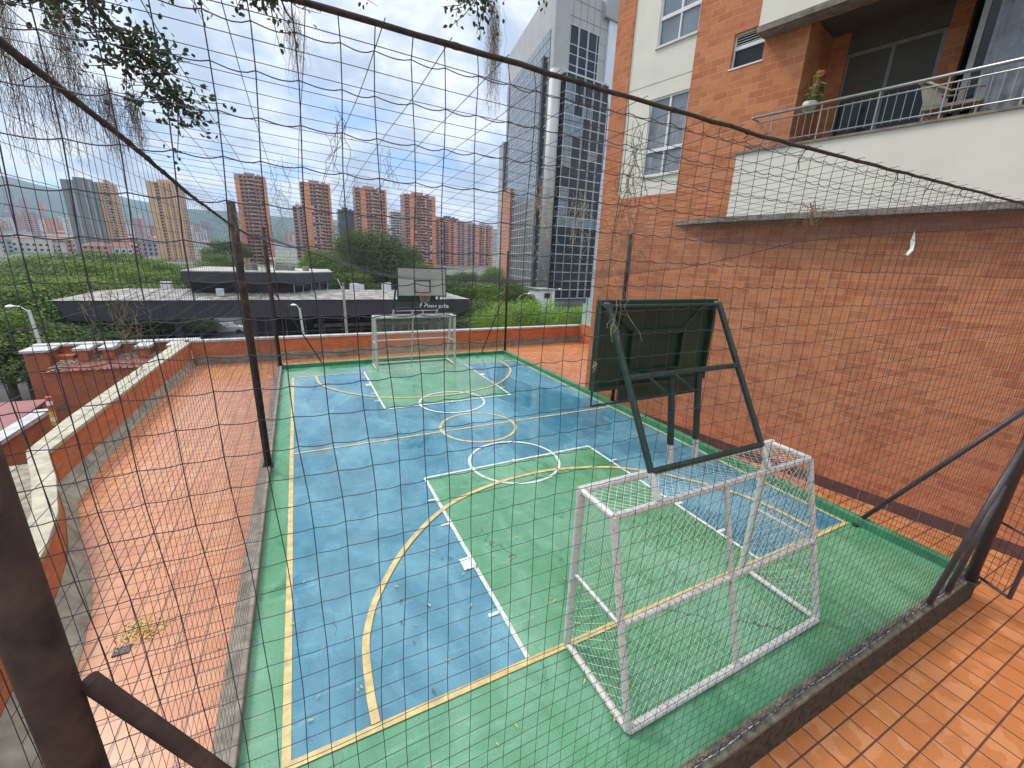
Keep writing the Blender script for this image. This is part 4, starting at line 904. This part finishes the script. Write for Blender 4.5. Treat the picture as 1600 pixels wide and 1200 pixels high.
def make_tree(seed,h,rx,rz,n,ls,mat,blobs=14):
    rnd=random.Random(seed); o=empty('tree',(0,0,0),'x','tree'); b=MB(); cz=h-rz; cs=crown(b,(0,0,cz),rx,rz,n,ls,rnd,blobs); b.build('crown',M[mat],o)
    b=MB(); b.tube([(0,0,-1),(rnd.uniform(-.2,.2),0,h*.35),(rnd.uniform(-.5,.5),.2,cz)],[h*.035,h*.025,h*.012],8)
    for c in cs[:9]: b.tube([(0,0,h*.35),((c[0])*.5,c[1]*.5,(h*.35+c[2])/2+.3),(c[0],c[1],c[2])],[h*.014,h*.009,h*.003],5)
    b.build('trunk',M['bark'],o); return o
PT={'dark':make_tree(1,9,4.6,3.6,11000,.12,'leaf_dark',26),'mid':make_tree(2,8,4.4,3.0,10000,.11,'leaf_mid',24),'bright':make_tree(3,6.5,4.4,2.6,12000,.085,'leaf_bright',26),'big':make_tree(4,14,7.5,5.8,20000,.14,'leaf_dark',42)}
usedt=set()
def tree(kind,x,y,z,s,sz,label,group=None,rz=0):
    o=PT[kind] if kind not in usedt else copy_tree(PT[kind]); usedt.add(kind); o.location=(x,y,z); o.scale=(s,s,s*sz); o.rotation_euler=(0,0,rz)
    o['label']=label
    if group: o['group']=group
    return o
def tree_at(kind,u,vtop,y,s,label,group=None,rz=0,sz=1):
    p=at(u,vtop,y); H={'dark':9,'mid':8,'bright':6.5,'big':14}[kind]; gz=terr(p.x,p.y) ; hh=max(2,p.z-gz); k=hh/(H*s)
    return tree(kind,p.x,y,gz,s,k,label,group,rz)
G1='trees in the wooded strip beyond the street on the left'
for i,(u,v,y,s) in enumerate(((15,410,62,1.5),(60,425,58,1.3),(100,402,70,1.6),(140,395,78,1.5),(190,408,72,1.4),(235,418,66,1.3),(285,425,64,1.2),(20,440,50,1.2),(75,398,84,1.5),(160,388,92,1.7),(225,400,88,1.4),(110,428,52,1.2),(180,432,58,1.2),(240,440,56,1.1),(-40,420,60,1.6),(320,432,70,1.1),(60,395,110,1.8),(180,400,110,1.6),(270,412,100,1.4))):
    tree_at('mid' if i%3 else 'dark',u,v,y,s,'leafy green tree in the wooded strip on the left',G1,i*1.3)
tree_at('dark',350,372,150,1.8,'round dark tree between the tan tower and the left cage post',rz=1); tree_at('mid',335,395,120,1.3,'pale green tree in front of the round dark tree',rz=2)
tree_at('big',570,352,70,1.05,'largest spreading tree behind the canopy, left of the far backboard',rz=.4); 
G2='dark trees rising behind the canopy'
for i,(u,v,y,s,k) in enumerate(((520,402,62,1.0,'dark'),(610,395,68,1.2,'dark'),(655,408,72,1.1,'mid'),(500,385,66,.8,'mid'),(635,380,80,.9,'dark'),(590,372,74,1.0,'dark'),(545,372,78,.9,'mid'),(480,398,75,.9,'mid'),(550,420,58,.9,'dark'),(690,425,70,1.1,'dark'),(455,415,80,.8,'mid'))):
    tree_at(k,u,v,y,s,'dark green tree rising behind the canopy',G2,i*2.1)
G3='trees to the right of the canopy before the office tower'
for i,(u,v,y,s,k) in enumerate(((720,436,60,1.3,'dark'),(755,440,56,1.2,'mid'),(732,420,66,.8,'dark'),(775,415,70,.9,'mid'),(800,440,60,.8,'mid'),(785,432,62,1.2,'dark'),(815,455,64,1.0,'dark'),(745,465,46,1.0,'dark'),(780,470,44,.9,'mid'),(735,490,40,.8,'dark'),(700,432,85,1.2,'mid'),(770,428,85,1.3,'mid'))):
    tree_at(k,u,v,y,s,'green tree right of the canopy',G3,i*1.7)
G4='bright green flat topped trees beyond the far brick parapet'
for i,(u,v,y,s) in enumerate(((800,474,31,.85),(838,471,32,.9),(775,488,29,.7),(882,482,33,.75),(905,486,34,.7),(930,480,33,.8),(855,486,29,.7))):
    tree_at('bright',u,v,y,s,'bright green bushy tree just beyond the far brick parapet',G4,i*2.3)
G5='garden trees beyond the guardhouse'
for i,(u,v,y,s,k) in enumerate(((20,500,36,.9,'dark'),(95,505,39,1.0,'dark'),(200,500,56,1.1,'dark'),(250,498,60,1.1,'dark'),(140,500,60,1.1,'dark'),(300,500,62,1.0,'dark'),(-20,480,34,1.0,'mid'))):
    tree_at(k,u,v,y,s,'dark tree under and beside the left end of the canopy',G5,i*1.9)
# banana-like plants at the left edge
for k,(x,y,lab) in enumerate(((-12.4,20.5,'broad leaved plant at the left edge, right one beside the brick pillar'),(-13.8,22.2,'broad leaved plant at the left edge, tallest one'),(-13.0,18.8,'broad leaved plant at the left edge, lowest one'))):
    o=empty('broad_leaved_plant',(x,y,GZ),lab,'plant',group=None); rnd=random.Random(k); b=MB(); c=MB()
    for j in range(26):
        a=rnd.uniform(0,6.28); l=rnd.uniform(.8,1.5); h0=rnd.uniform(1.6,3.8) if k!=1 else rnd.uniform(2,4.6); p=Vector((.1*math.cos(a),.1*math.sin(a),h0)); dx,dy=math.cos(a),math.sin(a); vs=[]
        for i in range(6):
            t_=i/5; w_=.20*math.sin(math.pi*(t_*.9+.08)); px,py,pz=p.x+dx*l*t_,p.y+dy*l*t_,p.z+.5*t_*l-.75*t_*t_*l; vs+=[(px-dy*w_,py+dx*w_,pz-.04),(px,py,pz+.03),(px+dy*w_,py-dx*w_,pz-.04)]
        c.add(vs,[(3*i,3*i+1,3*i+4,3*i+3) for i in range(5)]+[(3*i+1,3*i+2,3*i+5,3*i+4) for i in range(5)])
    b.tube([(0,0,0),(.05,0,2),(0,.05,4.4 if k==1 else 3.6)],[.12,.09,.04],8); b.build('stem',M['leaf_mid'],o); c.build('leaves',M['leaf_bright' if k else 'leaf_mid'],o)
# overhanging tree above the cage (trunk behind the viewer on the left)
ot=empty('overhanging_tree',(-5.2,-5.5,F),'tree reaching over the cage from the top left with small leaves','tree'); org=tuple(ot.location)
b=MB(); b.tube([(-5.2,-5.5,F),(-5.0,-5.2,3),(-4.3,-4.2,6.2)],[.26,.22,.16],12); b.build('trunk',M['bark'],ot,org,smooth=True)
rnd=random.Random(21)
limbs=[[(-4.3,-4.2,6.2),(-3.0,-1.8,7.2),(-1.6,.3,7.0),(-.9,1.0,6.3),(-.45,1.1,5.62),(-.15,1.1,5.25)],
       [(-4.3,-4.2,6.2),(-3.2,-1.0,6.9),(-2.0,.8,6.6),(-1.2,1.3,6.1),(-.8,1.4,5.8)],
       [(-3.0,-1.8,7.2),(-1.2,.2,7.4),(.0,.9,6.7),(.25,1.0,6.25),(.55,1.0,5.98)],
       [(-1.2,.2,7.4),(.4,.6,7.5),(1.2,.9,6.9),(1.3,1.0,6.35)],
       [(.4,.6,7.5),(1.6,.7,7.4),(2.2,.9,6.9),(2.3,1.0,6.5),(2.0,1.0,6.32)],
       [(-1.2,.2,7.4),(.3,.3,7.1),(.8,.9,6.5),(.95,1.0,6.2)],
       [(-1.6,.3,7.0),(-.9,.8,6.6),(-.3,1.0,6.1),(.05,1.0,5.95)]]
b=MB()
for l in limbs: b.tube(l,[.05-.042*i/(len(l)-1) for i in range(len(l))],6)
twigs=[]; lf=MB()
def leaf(lf,p,l):
    d=Vector((rnd.gauss(0,1),rnd.gauss(0,1),rnd.gauss(0,1)-.8)).normalized(); sd=d.orthogonal().normalized(); sd.rotate(Matrix.Rotation(rnd.uniform(0,6.28),3,d)); w=l*.30; nn=sd.cross(d)*l*.08
    lf.add([p,p+d*l*.3+sd*w+nn,p+d*l*.7+sd*w*.85+nn,p+d*l,p+d*l*.7-sd*w*.85+nn,p+d*l*.3-sd*w+nn,],[(0,1,2,3),(0,3,4,5)])
dens=[2.6,2.8,1.6,.5,.8,.9,1.8]
for li,l in enumerate(limbs):
    for i in range(len(l)-1):
        for k in range(int(13*dens[li]*(1 if i<len(l)-2 else 1.7))):
            if i<1: continue
            p=Vector(l[i]).lerp(Vector(l[i+1]),rnd.random()); d=Vector((rnd.gauss(0,1),rnd.gauss(0,1),rnd.gauss(0,.7)-.5)).normalized(); ln_=rnd.uniform(.12,.42); q=p+d*ln_; mid_=p.lerp(q,.5)+Vector((0,0,-.03))
            b.tube([p,mid_,q],[.006,.004,.002],3)
            for j in range(rnd.randint(9,17)): leaf(lf,p.lerp(q,rnd.uniform(.2,1.05))+Vector((rnd.gauss(0,.03),rnd.gauss(0,.03),rnd.gauss(0,.03))),rnd.uniform(.028,.05))
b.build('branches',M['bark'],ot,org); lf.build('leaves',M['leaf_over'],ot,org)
# hanging moss
def mossclump(p,l,w,n,label,mat='moss',r=.0022,name='hanging_moss',kink=.5):
    rd=random.Random(int(abs(p[0]*1000+p[2]*77))); b=MB()
    for k in range(n):
        q=Vector((rd.gauss(0,w),rd.gauss(0,w),-rd.uniform(0,l*.35))); pts=[q.copy()]; L_=l*rd.uniform(.35,1); m_=max(3,int(L_/.035))
        for i in range(m_):
            q=q+Vector((rd.gauss(0,.018)*kink*2,rd.gauss(0,.018)*kink*2,-L_/m_)); q.x*=.985; q.y*=.985; pts.append(q.copy())
            if rd.random()<.45: d=Vector((rd.gauss(0,1),rd.gauss(0,1),rd.gauss(0,.8))).normalized()*rd.uniform(.015,.05); b.tube([q,q+d],r*.7,3,cap=False)
        b.tube(pts,r,3,cap=False)
    o=b.build(name,M[mat]); o.location=p; return tag(o,label,'moss',MG)
MG='dry moss clumps caught on the cage and trees'
for (p,l,w,n,lab) in (((-.70,1.1,5.75),.75,.05,34,'dense moss beard hanging under the leaves at the upper left'),((-.95,1.0,6.0),1.1,.07,40,'long moss beard at the top left corner'),((-.55,1.1,5.3),.45,.045,30,'short dark moss beard just above the left rope'),((-1.25,.9,5.7),1.5,.06,36,'longest moss strand at the left edge of the view'),((.62,1.0,6.0),.5,.05,18,'moss hanging near the top of the thick rope'),((2.22,1.0,6.4),.75,.035,34,'moss hanging from the leafy twig left of the office tower'),((-.42,1.1,5.25),.35,.04,26,'moss tuft where the left rope crosses the leaves'),((-.85,1.2,5.5),.6,.06,28,'wispy moss below the upper left branch')):
    mossclump(p,l,w*.75,int(n*2.8),lab,r=.0010,kink=.28)
for (u,v,ax,l,w,n,lab,mat) in ((520,118,'c',.45,.02,4,'spindly moss strand on the ceiling net, top centre left','moss'),(600,225,'c',.35,.03,5,'curled moss strand on the ceiling net below the thick rope','moss'),(440,240,'c',.30,.04,4,'branching twig of moss caught between the net cords at upper left','moss'),(430,275,'c',.5,.03,6,'thin moss above the second brick tower','moss'),(650,290,'c',.45,.05,8,'moss tuft above the wide brick tower','moss'),(555,270,'c',.35,.04,6,'moss tuft above the small dark glass block','moss'),(365,300,'c',.4,.06,10,'moss tuft above the left cage post','moss'),(1000,175,'n',.75,.03,12,'brown moss trailing down before the cream panel','moss'),(855,245,'c',.6,.05,16,'pale moss before the office tower','mosspale'),(905,290,'c',.5,.05,12,'pale moss on the ceiling net right of the office tower column','mosspale'),(1265,310,'n',.12,.035,14,'small wiry moss tangle before the cream balcony wall','moss'),(960,490,'b',.22,.012,6,'bleached twiggy moss on the left leg of the near hoop','mosspale'),(930,560,'b',.12,.015,6,'bleached moss at the lower left corner of the near backboard','mosspale'),(165,430,'l',.6,.12,16,'dry moss on the left net before the dark canopy','moss'),(645,430,'f',.4,.06,9,'dry twigs hanging before the far backboard','mosspale'),(985,360,'r',1.0,.022,26,'moss growing down the right middle post','mosspale')):
    d=fw+(u-800)/651.5*r2-(v-600)/651.5*u2
    if ax=='c':
        t_=.5
        while True:
            p=CAM+d*t_
            if p.z>=zc(min(max(p.x,NX0),NX1),min(max(p.y,NY0),NY1)) and p.y>NY0 or t_>14: break
            t_+=.02
    elif ax=='n': p=CAM+d*((NY0-CAM.y)/d.y)
    elif ax=='b': p=CAM+d*((.2-CAM.y)/d.y)
    elif ax=='l': p=CAM+d*((NX0-CAM.x)/d.x)
    elif ax=='r': p=CAM+d*((NX1-CAM.x)/d.x)
    else: p=CAM+d*((11.4-CAM.y)/d.y)
    mossclump(tuple(p),l,w*.7,int(n*1.3),lab,mat,.0014,kink=.5)
b=MB(); b.add([(8.9,.29,4.88),(8.93,.26,4.72),(8.9,.24,4.60),(8.89,.28,4.52),(8.9,.33,4.53),(8.94,.30,4.62),(8.93,.32,4.75)],[(0,1,6),(1,2,5,6),(2,3,4,5)])
o=b.build('torn_strip',M['whitenet']); tag(o,'small bleached strip dangling on the right net under the balcony','strip')
sm=o.modifiers.new('t','SOLIDIFY'); sm.thickness=.006
# weeds and fallen leaves
b=MB(); rnd=random.Random(8)
for k in range(160):
    a=rnd.gauss(0,.13); c=rnd.gauss(0,.10); p=Vector((a,c,.005)); blade(b,p,(rnd.gauss(0,1),rnd.gauss(0,1),.7),rnd.uniform(.03,.07),.012)
o=b.build('weed_clump',M['leafyellow']); o.location=(-1.66,2.62,F); tag(o,'small yellowing weed clump on the pale terrace tiles at lower left','plant')
b=MB(); b.box(-.08,.08,-.06,.06,0,.012)
for k in range(7): b.box(-.075+.022*k,-.065+.022*k,-.055,.055,.012,.018)
o=b.build('drain_grate',M['postdark']); o.location=(-1.78,2.36,F+.002); tag(o,'small dark drain grate beside the weed clump','drain')
b=MB(); b.lathe((0,0,0),[(.05,0),(.05,.02),(.03,.022)],12); o=b.build('kerb_drain',M['tyre']); o.location=(8.80,-.12,.012); tag(o,'small dark drain hole at the foot of the green kerb on the right','drain')
def leafobj(mat,s):
    b=MB(); n=8; vs=[(0,0,.012*s*10)]
    for i in range(n): a=6.283*i/n; r_=s*(1 if i%4 else 1.5)*(.55 if i%4==2 else 1); vs.append((r_*math.cos(a),r_*.55*math.sin(a),.003+.004*(i%3)))
    b.add(vs,[(0,1+i,1+(i+1)%n) for i in range(n)]); return b.build('fallen_leaf',M[mat])
LP=[leafobj('leafyellow',.028),leafobj('leafbrown',.030),leafobj('leafyellow',.02)]
first=[1,1,1]
for k in range(95):
    i=rnd.choice([0,0,1,2,2]); o=LP[i] if first[i] else LP[i].copy()
    if not first[i]: COL.objects.link(o)
    first[i]=0
    if k<62: x,y=rnd.uniform(.1,4.2),rnd.uniform(-1.3,2.4)**1; 
    elif k<80: x,y=rnd.uniform(0,8.5),rnd.uniform(-1.3,8)
    else: x,y=rnd.uniform(-3,-.7),rnd.uniform(1,6)
    o.location=(x,y,.023 if k<80 else F+.008); o.rotation_euler=(0,0,rnd.uniform(0,6.28)); sc_=rnd.uniform(.45,.9); o.scale=(sc_,)*3
    tag(o,'small fallen leaf lying on the court' if k<80 else 'small fallen leaf lying on the left terrace','leaf','fallen leaves on the court' if k<80 else 'fallen leaves on the terrace')
# ---------------------------------------------------------------- haze, sky, sun
HAZE=1
if HAZE:
    b=MB(); b.box(-2900,3100,-400,3350,-12,720); t=NT('haze_air'); t.t.nodes.remove(t.b)
    pv=t.n('ShaderNodeVolumePrincipled'); pv.inputs['Color'].default_value=(.50,.72,1,1); pv.inputs['Density'].default_value=.00025; pv.inputs['Anisotropy'].default_value=.2
    t.l(pv.outputs[0],t.out.inputs['Volume']); h=b.build('haze',t.m); tag(h,None,None,None,'stuff')
SE,SA=R(50),R(-38)   # elevation, azimuth from +y towards +x
w=bpy.data.worlds.new('World'); sc.world=w; w.use_nodes=True; nt=w.node_tree; nt.nodes.clear()
wo=nt.nodes.new('ShaderNodeOutputWorld'); bg=nt.nodes.new('ShaderNodeBackground'); nt.links.new(bg.outputs[0],wo.inputs[0]); bg.inputs[1].default_value=.1
sky=nt.nodes.new('ShaderNodeTexSky'); sky.sky_type='NISHITA'; sky.sun_disc=False; sky.sun_elevation=SE; sky.sun_rotation=SA; sky.dust_density=1.5
tc=nt.nodes.new('ShaderNodeTexCoord'); sp=nt.nodes.new('ShaderNodeSeparateXYZ'); nt.links.new(tc.outputs['Generated'],sp.inputs[0])
def wm(op,a,b_):
    n=nt.nodes.new('ShaderNodeMath'); n.operation=op
    for i,v in enumerate((a,b_)):
        if isinstance(v,(int,float)): n.inputs[i].default_value=v
        else: nt.links.new(v,n.inputs[i])
    return n.outputs[0]
zz=wm('ADD',wm('MAXIMUM',sp.outputs[2],0),.42); cb=nt.nodes.new('ShaderNodeCombineXYZ'); nt.links.new(wm('DIVIDE',sp.outputs[0],zz),cb.inputs[0]); nt.links.new(wm('DIVIDE',sp.outputs[1],zz),cb.inputs[1])
def wn(scale,det,off,dist=.3):
    mp=nt.nodes.new('ShaderNodeMapping'); mp.inputs['Location'].default_value=off; nt.links.new(cb.outputs[0],mp.inputs[0])
    n=nt.nodes.new('ShaderNodeTexNoise'); n.inputs['Scale'].default_value=scale; n.inputs['Detail'].default_value=det; n.inputs['Roughness'].default_value=.55; n.inputs['Distortion'].default_value=dist; nt.links.new(mp.outputs[0],n.inputs[0]); return n.outputs[0]
def wr(v,a,b_,c,d):
    n=nt.nodes.new('ShaderNodeMapRange'); nt.links.new(v,n.inputs[0])
    for i,x in enumerate((a,b_,c,d)): n.inputs[i+1].default_value=x
    return n.outputs[0]
mask=wr(wn(3.0,10,(3.1,1.7,0),.0),.37,.49,0,1); shade=wr(wn(4.6,10,(9,4,2),.2),.40,.58,0,1)
cm=nt.nodes.new('ShaderNodeMix'); cm.data_type='RGBA'; cm.inputs[6].default_value=(5.4,6.0,7.1,1); cm.inputs[7].default_value=(11,11,10.9,1); nt.links.new(shade,cm.inputs[0])
sk=nt.nodes.new('ShaderNodeMix'); sk.data_type='RGBA'; sk.blend_type='MULTIPLY'; sk.inputs[0].default_value=1; sk.inputs[7].default_value=(1.05,1.25,1.75,1); nt.links.new(sky.outputs[0],sk.inputs[6])
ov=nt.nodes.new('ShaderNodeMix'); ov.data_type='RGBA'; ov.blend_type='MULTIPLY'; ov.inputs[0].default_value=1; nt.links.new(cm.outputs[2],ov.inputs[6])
gl=wr(sp.outputs[2],.52,.85,1,2.6); cg=nt.nodes.new('ShaderNodeCombineColor'); [nt.links.new(gl,cg.inputs[i]) for i in range(3)]; nt.links.new(cg.outputs[0],ov.inputs[7])  # clouds high overhead, out of view, brightened to add ambient light
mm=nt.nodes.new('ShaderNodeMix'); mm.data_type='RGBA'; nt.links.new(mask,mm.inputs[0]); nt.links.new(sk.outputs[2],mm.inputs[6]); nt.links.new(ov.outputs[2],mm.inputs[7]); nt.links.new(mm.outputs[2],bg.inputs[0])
sd=bpy.data.lights.new('sun','SUN'); sd.energy=2.3; sd.angle=R(12); sd.color=(1,.92,.80); so=bpy.data.objects.new('sun',sd); COL.objects.link(so)
v=Vector((math.sin(SA)*math.cos(SE),math.cos(SA)*math.cos(SE),math.sin(SE))); so.rotation_euler=v.to_track_quat('Z','Y').to_euler(); so.location=(-20,20,40)
sky.sun_rotation=SA
sc.view_settings.view_transform='Standard'; sc.view_settings.look='None'; sc.view_settings.exposure=.3; sc.view_settings.gamma=1
cy=sc.cycles; cy.max_bounces=6; cy.diffuse_bounces=3; cy.glossy_bounces=3; cy.transmission_bounces=2; cy.volume_bounces=0; cy.transparent_max_bounces=8; cy.use_denoising=True; cy.caustics_reflective=False; cy.caustics_refractive=False; cy.sample_clamp_indirect=6
